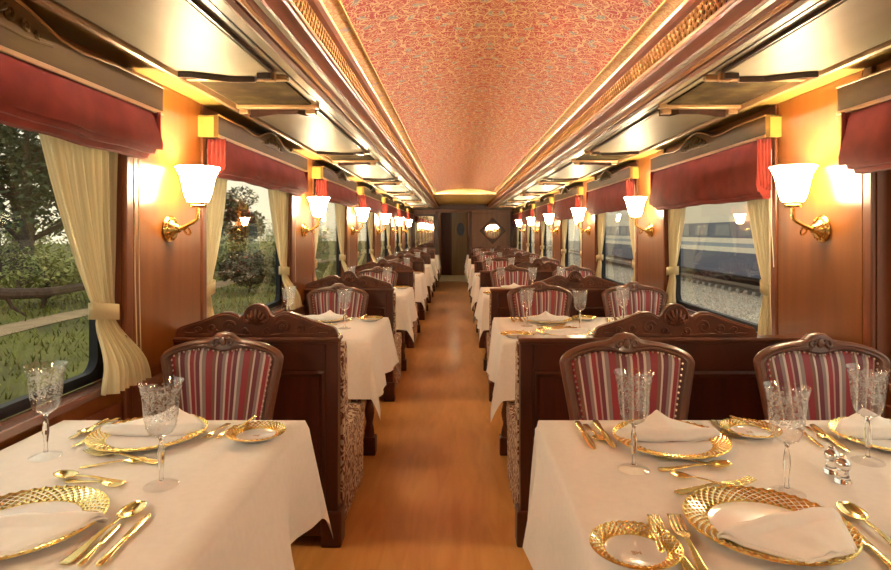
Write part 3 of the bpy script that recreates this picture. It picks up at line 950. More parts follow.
def make_chair():
    o = empty('dining_chair')
    bow = lambda x, z_: .035 - .32 * x * x * 1.0 + .10 * (z_ - .46)      # back is bowed and raked; front faces -y
    lay = [(.006, .022), (0, .008), (.004, -.006), (.014, -.014), (.024, -.010), (.032, -.013), (.042, -.002), (.042, .020)]
    loops = []
    for off, dy in lay:
        loops.append([(x, bow(x, z_) + dy, z_) for x, z_ in back_outline(off)])
    fr_ = MB(); fr_.ring(loops, cap=False)
    fr_.build('back_frame', M['chair'], o, smooth=True, angle=50)
    inn = back_outline(.040)
    # striped pad
    zs = sorted({round(z_, 4) for x, z_ in inn})
    def halfw(z_):
        best = 0
        for (x0, z0), (x1, z1) in zip(inn[:25], inn[1:26]):
            lo, hi = min(z0, z1), max(z0, z1)
            if lo <= z_ <= hi and hi > lo:
                x = x0 + (x1 - x0) * (z_ - z0) / (z1 - z0); best = max(best, x)
        return best
    zlo = .50; xin = [p for p in inn if p[0] >= 0]
    def top_at(x):
        c_ = [p for p in inn if p[0] >= -1e-6]
        c_ = sorted(c_[8:])
        return interp(c_, abs(x))
    def fn(u, v):
        t = 2 * u - 1
        # column-wise: straight-ish columns fanning out with height
        xb = t * (back_half(zlo) - .040); xt = t * (back_half(.845) - .041)
        zt = top_at(xt)
        z_ = zlo + (zt - zlo) * v
        x = xb + (xt - xb) * min(1, (z_ - zlo) / (.845 - zlo))
        bulge = .020 * (1 - t ** 4) * (1 - (2 * v - 1) ** 6)
        return (x, bow(x, z_) + .004 - bulge, z_)
    pad = MB(); pad.grid(fn, 32, 16, lambda u, v: (u, v))
    pad.build('back_pad', M['stripe'], o, smooth=True)
    # outside back in floral cloth
    ob = MB(); ob.grid(lambda u, v: (fn(u, v)[0], bow(fn(u, v)[0], fn(u, v)[2]) + .020, fn(u, v)[2]), 12, 8); ob.build('outside_back', M['floral'], o, smooth=True)
    nl = MB()
    P = back_outline(.046)
    acc_ = 0
    for (x0, z0), (x1, z1) in zip(P, P[1:]):
        L = hypot(x1 - x0, z1 - z0)
        while acc_ < L:
            t = acc_ / L
            x, z_ = x0 + (x1 - x0) * t, z0 + (z1 - z0) * t
            nl.ball((x, bow(x, z_) - .006, z_), .0042, 6)
            acc_ += .019
        acc_ -= L
    no = nl.build('nailheads', M['nail'], o, smooth=True); no['kind'] = 'stuff'
    cv = MB()
    for q in (-1, 1):
        cv.tube([(q * a, bow(a, b2) - .015, b2) for a, b2 in spiral(.026, .905, .016, .004, pi * .8, -pi * 1.2, 12)], .004, 6)
        cv.tube([(q * a, bow(a, .90) - .014, b2) for a, b2 in ((.03, .888), (.07, .895), (.11, .892), (.15, .880))], .0035, 6)
    cv.ball((0, bow(0, .90) - .012, .908), .014, 8, (1, .6, 1.2))
    cv.build('carving', M['chair'], o, smooth=True)
    # seat
    st = MB()
    sh = [(-.17, .03), (.17, .03), (.235, -.38), (.20, -.42), (-.20, -.42), (-.235, -.38)]
    st.prism(sh, 'z', .345, .385); st.build('seat_rail', M['chair'], o, bevel=.006)
    cu = MB()
    def sf(u, v):
        t = 2 * u - 1; y_ = .01 - .42 * v
        hw = .172 + .055 * v
        return (t * hw, y_, .385 + .050 * (1 - t ** 4) * (1 - (2 * v - 1) ** 4))
    cu.grid(sf, 16, 12, lambda u, v: (u, v)); cu.build('seat', M['stripe'], o, smooth=True)
    for x, y_, rear in ((.205, -.38, 0), (-.205, -.38, 0), (.165, .035, 1), (-.165, .035, 1)):
        if rear: pts, rd = [(x * 1.12, y_, .50), (x, y_, .40), (x, y_ + .02, .2), (x, y_ + .06, 0)], [.016, .021, .017, .013]
        else: pts, rd = [(x, y_, .36), (x * 1.04, y_ - .02, .34), (x, y_, .15), (x * 1.0, y_ - .01, .03), (x, y_ - .02, 0)], [.024, .026, .016, .013, .018]
        MB().tube(pts, rd, 10).build('leg', M['chair'], o, smooth=True)
    return o


chair0 = make_chair()
first = True
for k in range(NB):
    for side, xs_ in (('left', (-.872,)), ('right', (.580, 1.243))):
        if k == NB - 1 and side == 'left': pass
        for j, x in enumerate(xs_):
            y_ = (2.13 if side == 'left' else 1.95) + S * k
            if y_ > YE - .3: continue
            if side == 'left':
                lab = 'striped chair with carved walnut frame behind the %s table of the left row' % ORD[k]
            else:
                lab = 'striped chair with walnut frame behind the %s table of the right row, %s seat' % (ORD[k], ('aisle', 'window')[j])
            if first: o = chair0; o.location = (x, y_, 0); o['label'] = lab; first = False
            else: o = copy_tree(chair0, (x, y_, 0), 0, lab)
            o.scale = (.945, 1, 1.005) if side == 'left' else (.955, 1, 1.035)
            tag(o, None, 'chair', 'striped chairs of the %s row' % side)


# floral benches backing onto the dividers
def make_bench(x0, x1):
    o = empty('upholstered_bench')
    bk = [(0, .30), (0, .80), (.02, .835), (.06, .835), (.085, .80), (.115, .45), (.12, .30)]
    MB().prism(bk, 'x', x0, x1).build('backrest', M['floral'], o, smooth=True, angle=40)
    stp = [(.10, .30), (.10, .425), (.50, .44), (.575, .42), (.60, .38), (.595, .34), (.57, .30)]
    n_ = 1 if x1 - x0 < .8 else 2
    for j in range(n_):
        a, b2 = x0 + (x1 - x0) * j / n_, x0 + (x1 - x0) * (j + 1) / n_
        MB().prism(stp, 'x', a + .002, b2 - .002).build('seat_cushion', M['floral'], o, smooth=True, angle=40)
    MB().prism([(0, .04), (0, .302), (.56, .302), (.575, .25), (.56, .04)], 'x', x0 + .004, x1 - .004).build('skirt', M['floral'], o)
    for x in (x0 + .04, x1 - .04):
        for y_ in (.04, .52): MB().box(x - .025, x + .025, y_ - .025, y_ + .025, 0, .045).build('foot', M['dark'], o)
    return o


for side, a, b2 in (('left', WL + .035, -.492), ('right', .262, WR - .035)):
    src = make_bench(a, b2)
    for k in range(6):
        lab = 'floral upholstered bench facing the %s table of the %s row' % (ORD[k + 1], side)
        loc = (0, DY + S * k + .075, 0)
        if k == 0: o = src; o.location = loc; o['label'] = lab
        else: o = copy_tree(src, loc, None, lab)
        tag(o, None, 'bench', 'floral benches of the %s row' % side)

# ------------------------------------------------------------------ tables and cloths
TY0, TY1 = .93, 1.755
TX = {'left': (WL + .03, -.452), 'right': (.242, WR - .03)}


def make_table(side):
    o = empty('dining_table')
    a, b2 = TX[side]
    MB().box(a, b2, TY0, TY1, TZ - .035, TZ - .004).build('tabletop', M['dark'], o, bevel=.006)
    legs = (a + .12, b2 - .07) if side == 'left' else (a + .05, b2 - .12)
    for x in legs:
        loops = []
        for k in range(31):
            z_ = .10 + (TZ - .04 - .10) * k / 30
            loops.append([(x + .024 * (1 + .22 * cos(2 * q * 2 * pi / 16 + 0)) * cos(2 * pi * q / 16 + z_ * 26), 1.396 + .024 * (1 + .22 * cos(2 * q * 2 * pi / 16)) * sin(2 * pi * q / 16 + z_ * 26), z_) for q in range(16)])
        lg = MB().ring(loops).build('leg', M['carve'], o, smooth=True)
        MB().box(x - .04, x + .04, 1.396 - .04, 1.396 + .04, 0, .105).build('foot', M['dark'], lg, bevel=.006)
    return o


def cloth_mesh(side, seed):
    x0, x1 = TX[side]
    rn = random.Random(seed)
    ph = [rn.random() * 6 for _ in range(4)]
    d = .30
    open_hi = side == 'left'
    rad = .012
    # parameter lines across, with dense steps near the edges
    def steps(a, b2, lo, hi):
        v = []
        if lo: v += [a - d + d * k / 14 for k in range(14)]
        n_ = max(6, int((b2 - a) / .05))
        v += [a + (b2 - a) * k / n_ for k in range(n_ + 1)]
        if hi: v += [b2 + d * (k + 1) / 14 for k in range(14)]
        return v
    us = steps(x0, x1, not open_hi, open_hi)
    vs = steps(TY0, TY1, True, True)
    def fold(along, s_, p):
        return (.030 * sin(along * 11 + p) + .016 * sin(along * 23 + 2.1 * p)) * (s_ / d) ** 1.3
    def pt(x, y_):
        ox = x0 - x if x < x0 else (x - x1 if x > x1 else 0)
        oy = TY0 - y_ if y_ < TY0 else (y_ - TY1 if y_ > TY1 else 0)
        sx_ = -1 if x < x0 else 1
        sy_ = -1 if y_ < TY0 else 1
        cx, cy = min(max(x, x0), x1), min(max(y_, TY0), TY1)
        if ox == 0 and oy == 0: return (x, y_, TZ)
        s_ = hypot(ox, oy)
        if ox and oy:
            th = atan2(oy, ox); sn = sin(2 * th)
            rr_ = s_ * (.10 + .07 * sn * sn)
            # the two sides of the corner fold meet in a ridge
            ex = rr_ * cos(th) + fold(cy, s_, ph[0]) * cos(th) ** 2
            ey = rr_ * sin(th) + fold(cx, s_, ph[1]) * sin(th) ** 2
            dz = sqrt(max(0, s_ * s_ - rr_ * rr_)) * (1 - .04 * sn)
        elif ox:
            ex, ey = .10 * s_ + fold(cy, s_, ph[0]), 0; dz = s_ * .985
        else:
            ex, ey = 0, .10 * s_ + fold(cx, s_, ph[1]); dz = s_ * .985
        soft = min(1, s_ / .03)
        ex += .006 * soft if ox else 0; ey += .006 * soft if oy else 0
        return (cx + sx_ * ex, cy + sy_ * ey, TZ - max(0, dz - .006 * (1 - soft)))
    m_ = MB()
    nu, nv = len(us) - 1, len(vs) - 1
    for a in us:
        for b2 in vs: m_.v.append(pt(a, b2))
    for a in range(nu):
        for b2 in range(nv):
            q = a * (nv + 1) + b2
            m_.f.append((q, q + nv + 1, q + nv + 2, q + 1))
    return m_


for side in ('left', 'right'):
    tsrc = make_table(side)
    cl = [cloth_mesh(side, 5 + j + (side == 'left') * 10).mesh('tablecloth', M['cloth'], True) for j in range(3)]
    for k in range(NB):
        if TY1 + S * k > YE - .1: continue
        lab = 'dining table with a twisted leg under the %s cloth of the %s row' % (ORD[k], side)
        if k == 0: o = tsrc; o['label'] = lab
        else: o = copy_tree(tsrc, (0, S * k, 0), None, lab)
        tag(o, None, 'table', 'dining tables of the %s row' % side)
        c_ = bpy.data.objects.new('tablecloth', cl[k % 3]); C.objects.link(c_); c_.location = (0, S * k, 0)
        tag(c_, 'white linen tablecloth hanging over the %s table of the %s row' % (ORD[k], side), 'tablecloth', 'tablecloths of the %s row' % side)

# ------------------------------------------------------------------ tableware prototypes
ZT = TZ + .001


def rim_mesh(r0, r1, z0, z1, nth, nr):
    """Woven gilt rim: a lattice of small raised diamonds."""
    m_ = MB()
    def P(j, k, up=0):
        t = j / nr
        r_ = r0 + (r1 - r0) * t; a = 2 * pi * k / nth
        return (r_ * cos(a), r_ * sin(a), z0 + (z1 - z0) * t ** 1.2 + up)
    for j in range(0, nr + 1):
        for k in range(nth):
            c_ = k + .5 * (j % 2)
            lo, hi = max(0, j - 1), min(nr, j + 1)
            q = [P(lo, c_), P(j, c_ + .5), P(hi, c_), P(j, c_ - .5)]
            i_ = len(m_.v); m_.v += q + [P(j, c_, .0030)]
            for e in range(4): m_.f.append((i_ + e, i_ + (e + 1) % 4, i_ + 4))
    return m_


def emblem_mesh(h_):
    """Two small gilt letters of the house monogram, as thin raised bars."""
    m_ = MB()
    w_, t_ = h_ * .8, h_ * .14
    def bar(x0, z0, x1, z1):
        L = hypot(x1 - x0, z1 - z0); nx, nz = -(z1 - z0) / L * t_ / 2, (x1 - x0) / L * t_ / 2
        m_.prism([(x0 + nx, z0 + nz), (x1 + nx, z1 + nz), (x1 - nx, z1 - nz), (x0 - nx, z0 - nz)], 'z', 0, .0006)
    x = -w_ * 1.15
    bar(x, 0, x, h_); bar(x, h_, x + w_ / 2, h_ * .3); bar(x + w_ / 2, h_ * .3, x + w_, h_); bar(x + w_, h_, x + w_, 0)
    x = w_ * .25
    bar(x, 0, x, h_); bar(x, h_, x + w_ * .8, h_); bar(x, h_ / 2, x + w_ * .65, h_ / 2); bar(x, 0, x + w_ * .8, 0)
    return m_


def make_plate(name, r_, rw, nth, nr):
    o = empty(name)
    i_ = r_ - rw
    pr = [(.001, .0), (i_ * .8, 0), (i_ * .85, .002), (i_, .005), (r_ - .002, .0155), (r_, .0175), (r_ - .001, .019), (i_ + .004, .0085), (i_ * .97, .0065), (i_ * .9, .005), (.001, .0045)]
    MB().lathe(pr, 48).build('dish', M['china'], o, smooth=True, angle=50)
    rim_mesh(i_ + .001, r_ + .0005, .0082, .0195, nth, nr).build('gold_rim', M['gold'], o)
    MB().lathe([(r_ - .0015, .0165), (r_ + .0012, .0175), (r_ + .0012, .0195), (r_ - .0015, .0205)], 48).build('rim_edge', M['gold'], o, smooth=True)
    e = emblem_mesh(.012 if r_ > .1 else .009).build('emblem', M['bead'], o, loc=(0, i_ * .05 - .004, .0050)); e['label'] = 'small gilt monogram'
    return o


def make_goblet():
    o = empty('goblet')
    MB().lathe([(.001, .0), (.036, .0), (.0365, .0015), (.034, .003), (.018, .007), (.008, .012), (.001, .013)], 32).build('foot', M['clear'], o, smooth=True)
    st = [(.0005, .0105), (.0055, .012), (.0042, .025), (.0048, .040), (.0078, .062), (.0070, .080), (.0040, .098), (.0055, .104), (.0070, .108), (.0005, .110)]
    MB().lathe(st, 10).build('stem', M['crystal'], o, smooth=True)
    pr = [(.001, .107), (.012, .109), (.024, .117), (.031, .130), (.0345, .150), (.0365, .175), (.039, .200), (.0435, .222), (.0465, .229)]
    MB().lathe(pr + [(.0462, .2298)] + [(r_ - .0012, z_ + .0012) for r_, z_ in reversed(pr[1:-1])] + [(.001, .112)], 36).build('bowl', M['bowl'], o, smooth=True)
    return o


def strip_mesh(stations, ncol=6, cup=None):
    """Cutlery blank: stations (s, halfwidth, z); cup(s) sinks the middle."""
    m_ = MB()
    N = len(stations)
    for s_, w_, z_ in stations:
        for c_ in range(ncol + 1):
            t = 2 * c_ / ncol - 1
            dz = -(cup(s_) if cup else 0) * (1 - t * t)
            m_.v.append((s_, t * w_, z_ + dz))
    for a in range(N - 1):
        for c_ in range(ncol):
            q = a * (ncol + 1) + c_
            m_.f.append((q, q + ncol + 1, q + ncol + 2, q + 1))
    return m_


HANDLE = [(0, .0065, .003), (.004, .0098, .003), (.02, .0098, .0035), (.05, .0065, .006), (.09, .0038, .010)]


def spoon_obj(L):
    k = L / .19
    st = HANDLE + [(.125, .0032, .0105), (.134, .006, .009)]
    for q in range(1, 11):
        t = q / 10; s_ = .134 + .056 * t
        st.append((s_, .019 * sqrt(max(.0004, 1 - (2 * (t * .93 + .035) - 1) ** 2)) * (1.06 - .12 * t) + .001, .0095 + .003 * t * t))
    m_ = strip_mesh([(a * k, b2 * k, c_ * k) for a, b2, c_ in st], 8, lambda s_: .0075 * k * max(0, sin(pi * min(1, max(0, (s_ / k - .132) / .06)))))
    return m_


def fork_obj(L):
    k = L / .19
    st = [(a, b2, c_) for a, b2, c_ in HANDLE + [(.115, .0034, .0105), (.125, .008, .009), (.135, .0118, .0075)]]
    for q in range(1, 7): st.append((.135 + .055 * q / 6, .0122 - .0008 * q / 6, .0075 + .004 * (q / 6) ** 2 - .003 * sin(pi * q / 6)))
    st = [(a * k, b2 * k, c_ * k) for a, b2, c_ in st]
    m_ = MB(); nc = 7; N = len(st)
    for s_, w_, z_ in st:
        for c_ in range(nc + 1): m_.v.append((s_, (2 * c_ / nc - 1) * w_, z_))
    for a in range(N - 1):
        for c_ in range(nc):
            if a >= N - 6 and c_ % 2 == 1: continue
            q = a * (nc + 1) + c_; m_.f.append((q, q + nc + 1, q + nc + 2, q + 1))
    return m_


def knife_obj(L):
    k = L / .22
    st = [(0, .0050, .003), (.004, .0090, .0045), (.03, .0092, .005), (.07, .0066, .0045), (.098, .0058, .004), (.102, .0082, .0035), (.112, .0096, .0014), (.17, .0102, .0012), (.20, .0085, .0011), (.214, .0045, .001), (.22, .0008, .0008)]
    loops = []
    for s_, w_, t_ in st:
        loops.append([(s_ * k, w_ * k * cos(2 * pi * q / 10) + (0), .0055 + t_ * k * sin(2 * pi * q / 10)) for q in range(10)])
    m_ = MB(); m_.ring(loops); return m_


CUT = {}
def cutlery(kind, L, a, b2, label, grp, dz=0.0, tilt=0.0):
    """From handle end a to tip b2 (table points)."""
    key = (kind, round(L, 2))
    if key not in CUT:
        m_ = {'spoon': spoon_obj, 'fork': fork_obj, 'knife': knife_obj}[kind](L)
        CUT[key] = m_.mesh(kind, M['goldcut'], True, 40)
    o = bpy.data.objects.new({'spoon': 'spoon', 'fork': 'fork', 'knife': 'knife'}[kind], CUT[key]); C.objects.link(o)
    o.location = (a[0], a[1], ZT + dz)
    o.rotation_euler = (0, tilt, atan2(b2[1] - a[1], b2[0] - a[0]))
    if kind != 'knife':
        md = o.modifiers.new('solid', 'SOLIDIFY'); md.thickness = .0018; md.offset = -1
    tag(o, label, kind, grp)
    return o


def make_napkin(seed, peak=.027):
    rn = random.Random(seed)
    o = empty('napkin')
    p = rn.random() * 6
    def top(u, v):
        t = 2 * u - 1
        wd = .140 * (1 - .62 * v ** 1.15)
        x = t * wd + .012 * v * sin(p)
        y_ = -.012 + .135 * v + .012 * t * t * (1 - v)
        roll = .026 * (1 - min(1, v / .18)) ** .5 if v < .18 else 0
        z_ = .017 + .012 * sin(pi * min(1, v / .30)) * (1 - .25 * t * t) + peak * max(0, 1 - abs(t - .05) / .75) * smooth01((v - .2) / .6) + .0015 * sin(9 * t + p)
        if v < .06: z_ -= .014 * (1 - v / .06)
        return (x, y_, z_)
    m_ = MB(); m_.grid(top, 30, 22); m_.build('upper_fold', M['napkin'], o, smooth=True, solid=.004)
    def low(u, v):
        x, y_, z_ = top(u, v)
        return (x * 1.03, y_ + .006, .0135 + (z_ - .0135) * .42)
    m_ = MB(); m_.grid(low, 30, 16); m_.build('under_fold', M['napkin'], o, smooth=True, solid=.004)
    return o


def make_shaker(silver_top, name):
    o = empty(name)
    MB().lathe([(.001, .0), (.017, .0), (.018, .003), (.015, .008), (.011, .020), (.0125, .030), (.015, .034), (.001, .036)], 20).build('glass_body', M['crystal'], o, smooth=True)
    MB().lathe([(.001, .034), (.0155, .034), (.0165, .040), (.0145, .047), (.009, .052), (.006, .054), (.0075, .058), (.005, .062), (.001, .063)], 20).build('top', M['silver'], o, smooth=True)
    return o


plate0 = make_plate('charger_plate', .147, .046, 46, 7)
side0 = make_plate('side_plate', .077, .026, 36, 5)
gob0 = make_goblet()
nap0 = [make_napkin(1), make_napkin(4, .006)]
used = set()


def place(src, loc, rz, label, cat, group):
    if src.name not in used:
        used.add(src.name); o = src; o.location = loc; o.rotation_euler = (0, 0, rz)
    else:
        o = copy_tree(src, loc, rz)
    tag(o, label, cat, group)
    return o


# settings of the nearest tables; rz 0 = guest on the far side
SET = {
    'left': dict(plates=[('far', (-.835, 1.600), 0.05), ('near', (-.822, 1.105), pi + .05)],
                 sides=[('far', (-.545, 1.602), 0)],
                 goblets=[('window side', (-1.023, 1.468)), ('aisle side', (-.652, 1.300))]),
    'right': dict(plates=[('far aisle', (.563, 1.556), 0.02), ('far window', (1.165, 1.575), 0), ('near aisle', (.580, 1.104), pi + .12)],
                  sides=[('far', (.811, 1.630), 0), ('near', (.309, 1.022), pi)],
                  goblets=[('far aisle seat', (.416, 1.388)), ('near aisle seat', (.705, 1.261)), ('far window seat', (1.000, 1.436))]),
}
for k in range(NB - 1):
    for side in ('left', 'right'):
        d = SET[side]
        where = 'the %s %s table' % (ORD[k], side)
        for nm, (x, y_), rz in d['plates']:
            y2 = y_ + S * k
            if k >= 1 and nm.startswith('near') and k > 2: continue
            place(plate0, (x, y2, ZT), rz, 'gold-rimmed white dinner plate at the %s seat of %s' % (nm, where), 'plate', 'dinner plates of the %s row' % side)
            npk = nap0[0] if nm.startswith('far') else nap0[1]
            ang = rz + (0 if nm.startswith('far') else (.22 if side == 'right' else .12))
            place(npk, (x + (0 if nm.startswith('far') else .015), y2 + (.012 if nm.startswith('far') else .0), ZT + .003), ang, 'folded white napkin on the %s plate of %s' % (nm, where), 'napkin', 'napkins of the %s row' % side)
        for nm, (x, y_), rz in d['sides']:
            if k > 3: continue
            place(side0, (x, y_ + S * k, ZT), rz, 'small gold-rimmed side plate on the %s edge of %s' % (nm, where), 'plate', 'side plates of the %s row' % side)
        for nm, (x, y_) in d['goblets']:
            place(gob0, (x, y_ + S * k, ZT), R.random() * 6, 'etched crystal goblet at the %s of %s' % (nm, where), 'glass', 'goblets of the %s row' % side)

# cutlery, from where it lies on the cloth
T_ = on_table
CL = [  # side, kind, length, handle end px, tip px, label, lift, second-bay copy
    ('right', 'knife', .215, (577, 424), (595, 453), 'gold dinner knife nearest the aisle beside the far aisle plate', 0),
    ('right', 'spoon', .14, (585, 425), (601, 443), 'gold soup spoon between two knives beside the far aisle plate', 0),
    ('right', 'knife', .215, (595, 423), (619, 457), 'gold dinner knife closest to the far aisle plate', 0),
    ('right', 'fork', .17, (713, 421), (729, 441), 'gold fork beside the far side plate, plate side', 0),
    ('right', 'fork', .15, (723, 424), (738, 440), 'gold fork touching the far side plate', 0),
    ('right', 'knife', .13, (730, 424), (761, 437), 'gold butter knife lying across the far side plate', .018),
    ('right', 'fork', .18, (717, 466), (655, 458), 'gold dessert fork above the far aisle plate, tines to the aisle', 0),
    ('right', 'spoon', .18, (659, 471), (730, 467), 'gold dessert spoon above the far aisle plate, bowl to the window', .0),
    ('right', 'spoon', .19, (738, 489), (671, 476), 'gold dessert spoon above the near aisle plate, bowl to the aisle', .0),
    ('right', 'fork', .19, (676, 494), (754, 483), 'gold dessert fork above the near aisle plate, tines to the window', .0),
    ('right', 'fork', .20, (712, 590), (668, 511), 'gold dinner fork beside the near aisle plate', 0),
    ('right', 'fork', .17, (694, 578), (653, 521), 'gold fork partly behind the near side plate', 0),
    ('right', 'knife', .135, (662, 566), (648, 527), 'gold butter knife lying on the near side plate', .018),
    ('right', 'spoon', .20, (921, 571), (843, 509), 'gold soup spoon window side of the near aisle plate', 0),
    ('right', 'knife', .22, (905, 582), (838, 520), 'gold dinner knife window side of the near aisle plate', 0),
    ('right', 'knife', .19, (799, 431), (823, 450), 'short gold knife aisle side of the far window plate', 0),
    ('right', 'spoon', .14, (806, 427), (826, 441), 'gold soup spoon beside the far window plate', 0),
    ('right', 'knife', .215, (812, 427), (849, 454), 'gold dinner knife closest to the far window plate', 0),
    ('left', 'knife', .20, (108, 421), (67, 442), 'gold dinner knife nearest the window beside the far plate', 0),
    ('left', 'spoon', .17, (119, 420), (80, 437), 'gold soup spoon between two knives beside the far plate', .004),
    ('left', 'knife', .20, (111, 429), (70, 450), 'gold dinner knife closest to the far plate', 0),
    ('left', 'fork', .17, (229, 424), (203, 441), 'gold dinner fork beside the far plate', 0),
    ('left', 'fork', .14, (236, 426), (216, 440), 'gold fork nearest the far side plate', 0),
    ('left', 'knife', .12, (256, 424), (236, 438), 'gold butter knife lying across the far side plate', .018),
    ('left', 'fork', .19, (158, 464), (87, 454), 'gold dessert fork above the far plate, tines to the window', 0),
    ('left', 'spoon', .18, (80, 468), (143, 462), 'gold dessert spoon above the far plate, bowl to the aisle', 0),
    ('left', 'spoon', .18, (124, 484), (55, 477), 'gold dessert spoon above the near plate, bowl to the window', 0),
    ('left', 'fork', .17, (66, 482), (125, 488), 'gold dessert fork above the near plate, tines to the aisle', 0),
    ('left', 'spoon', .20, (64, 566), (141, 508), 'gold soup spoon aisle side of the near plate', 0),
    ('left', 'knife', .22, (98, 569), (151, 516), 'gold dinner knife nearest the aisle beside the near plate', 0),
    ('left', 'knife', .17, (79, 569), (120, 527), 'small gold knife between the soup spoon and the dinner knife', 0),
]
for side, kind, L, a, b2, lab, dz in CL:
    A_, B_ = T_(*a), T_(*b2)
    L2 = hypot(B_[0] - A_[0], B_[1] - A_[1])
    LL = max(.11, min(.225, L2))
    LL = round(LL / .01) * .01
    for k in range(2):
        if k == 1 and ('near' in lab and side == 'left'): continue
        o = cutlery(kind, LL, (A_[0], A_[1] + S * k), (B_[0], B_[1] + S * k), lab + (', nearest %s table' % side if k == 0 else ', second %s table' % side), 'gold cutlery of the %s %s table' % (ORD[k], side), dz)

sh = make_shaker(True, 'pepper_shaker'); sh.location = (.871, 1.371, ZT); tag(sh, 'squat glass and silver shaker behind its twin by the window seat goblet', 'shaker', 'salt and pepper shakers')
sh2 = copy_tree(sh, (.862, 1.318, ZT), 1.0, 'squat glass and silver shaker in front of its twin on the nearest right table'); sh2.name = 'salt_shaker'
# little yellow flower at the edge of the second table on the left
fl = empty('flower', (-.66, 3.13, ZT), label='small yellow and white flower on the second table of the left row', cat='flower')
MB().ball((0, 0, .045), .011, 8).build('centre', M['giltline'], fl, smooth=True)
for j in range(6):
    a = 2 * pi * j / 6
    MB().grid(lambda u, v: ((.008 + .020 * u) * cos(a) - (v - .5) * .016 * sin(pi * u) * sin(a), (.008 + .020 * u) * sin(a) + (v - .5) * .016 * sin(pi * u) * cos(a), .045 + .008 * u), 4, 2).build('petal', M['napkin'], fl, smooth=True, solid=.001)
MB().lathe([(.001, 0), (.012, 0), (.014, .02), (.009, .035), (.011, .042), (.001, .042)], 14).build('bud_vase', M['crystal'], fl, smooth=True)

# ------------------------------------------------------------------ outdoors, left: meadow
ZG = -1.10
g = MB().box(-80, WL - .6, -20, 160, ZG - .2, ZG).build('ground', M['ground']); g['kind'] = 'structure'
pth = MB().grid(lambda u, v: (-10.4 - 1.1 * u + .25 * sin(v * 50), -10 + 120 * v, ZG + .02), 2, 120).build('path', M['dirt']); pth['kind'] = 'structure'
gr = MB()
rg = random.Random(3)
for j in range(34000):
    x = -2.8 - 26 * rg.random() ** 1.5; y_ = 1.0 + rg.random() ** 1.2 * 46
    if -11.6 < x < -10.3: continue
    h_ = (.05 + .09 * rg.random()) * (1.0 + .06 * abs(x)); a = rg.random() * 6.28; w_ = .008 + .0012 * abs(x); ln = .8 * h_
    dx, dy = cos(a) * w_, sin(a) * w_
    gr.v += [(x - dx, y_ - dy, ZG), (x + dx, y_ + dy, ZG), (x + cos(a + 1.5) * ln, y_ + sin(a + 1.5) * ln, ZG + h_)]
    i_ = len(gr.v); gr.f.append((i_ - 3, i_ - 2, i_ - 1))
tag(gr.build('grass', M['grassblade']), 'long green grass beside the track outside the left windows', 'grass', kind='stuff')


def tree(name, loc, height, crown_r, nleaf, mat, seed, label, trunk_h=.35, leaf=.16, flat=1.0):
    rn = random.Random(seed)
    o = empty(name, loc, label=label, cat='tree' if trunk_h > .15 else 'bush', group='trees and bushes outside the left windows')
    br = MB()
    pts = [(0, 0, 0), (.1, .05, height * .3), (.0, .1, height * .6), (.1, 0, height * .85)]
    br.tube(pts, [height * .035, height * .028, height * .018, height * .008], 8)
    cl_ = []
    for j in range(9):
        a = rn.random() * 6.28; z0 = height * (trunk_h + .45 * rn.random()); rr_ = crown_r * (.5 + .5 * rn.random())
        e = (cos(a) * rr_ * .85, sin(a) * rr_ * .85, min(height, z0 + rr_ * .5 * flat))
        br.tube([(0, .05, z0 * .8), (e[0] * .5, e[1] * .5, z0 + .12 * rr_), e], [height * .014, height * .009, height * .004], 6)
        cl_.append((e, crown_r * (.35 + .25 * rn.random())))
    cl_.append(((0, 0, height * .9), crown_r * .5)); cl_.append(((0, 0, height * .6), crown_r * .6))
    br.build('trunk', M['bark'], o, smooth=True)
    lf = MB()
    for j in range(nleaf):
        c_, r_ = cl_[j % len(cl_)]
        while True:
            v = [rn.uniform(-1, 1) for _ in range(3)]
            q = sum(t * t for t in v)
            if .05 < q < 1: break
        q = q ** -.2
        p = [c_[t] + r_ * v[t] * q * (1, 1, .75 * flat)[t] for t in range(3)]
        if p[2] < .02: p[2] = .05 + rn.random() * .3
        a, b2 = rn.random() * 6.28, rn.uniform(-.8, .8)
        l_ = leaf * (.6 + .8 * rn.random())
        dx = (cos(a) * cos(b2) * l_, sin(a) * cos(b2) * l_, sin(b2) * l_); ex = (-sin(a) * l_ * .45, cos(a) * l_ * .45, l_ * .2 * rn.uniform(-1, 1))
        lf.quad(tuple(p[t] - dx[t] for t in range(3)), tuple(p[t] + ex[t] for t in range(3)), tuple(p[t] + dx[t] for t in range(3)), tuple(p[t] - ex[t] for t in range(3)))
    lo = lf.build('foliage', mat, o); lo['kind'] = 'stuff'
    return o


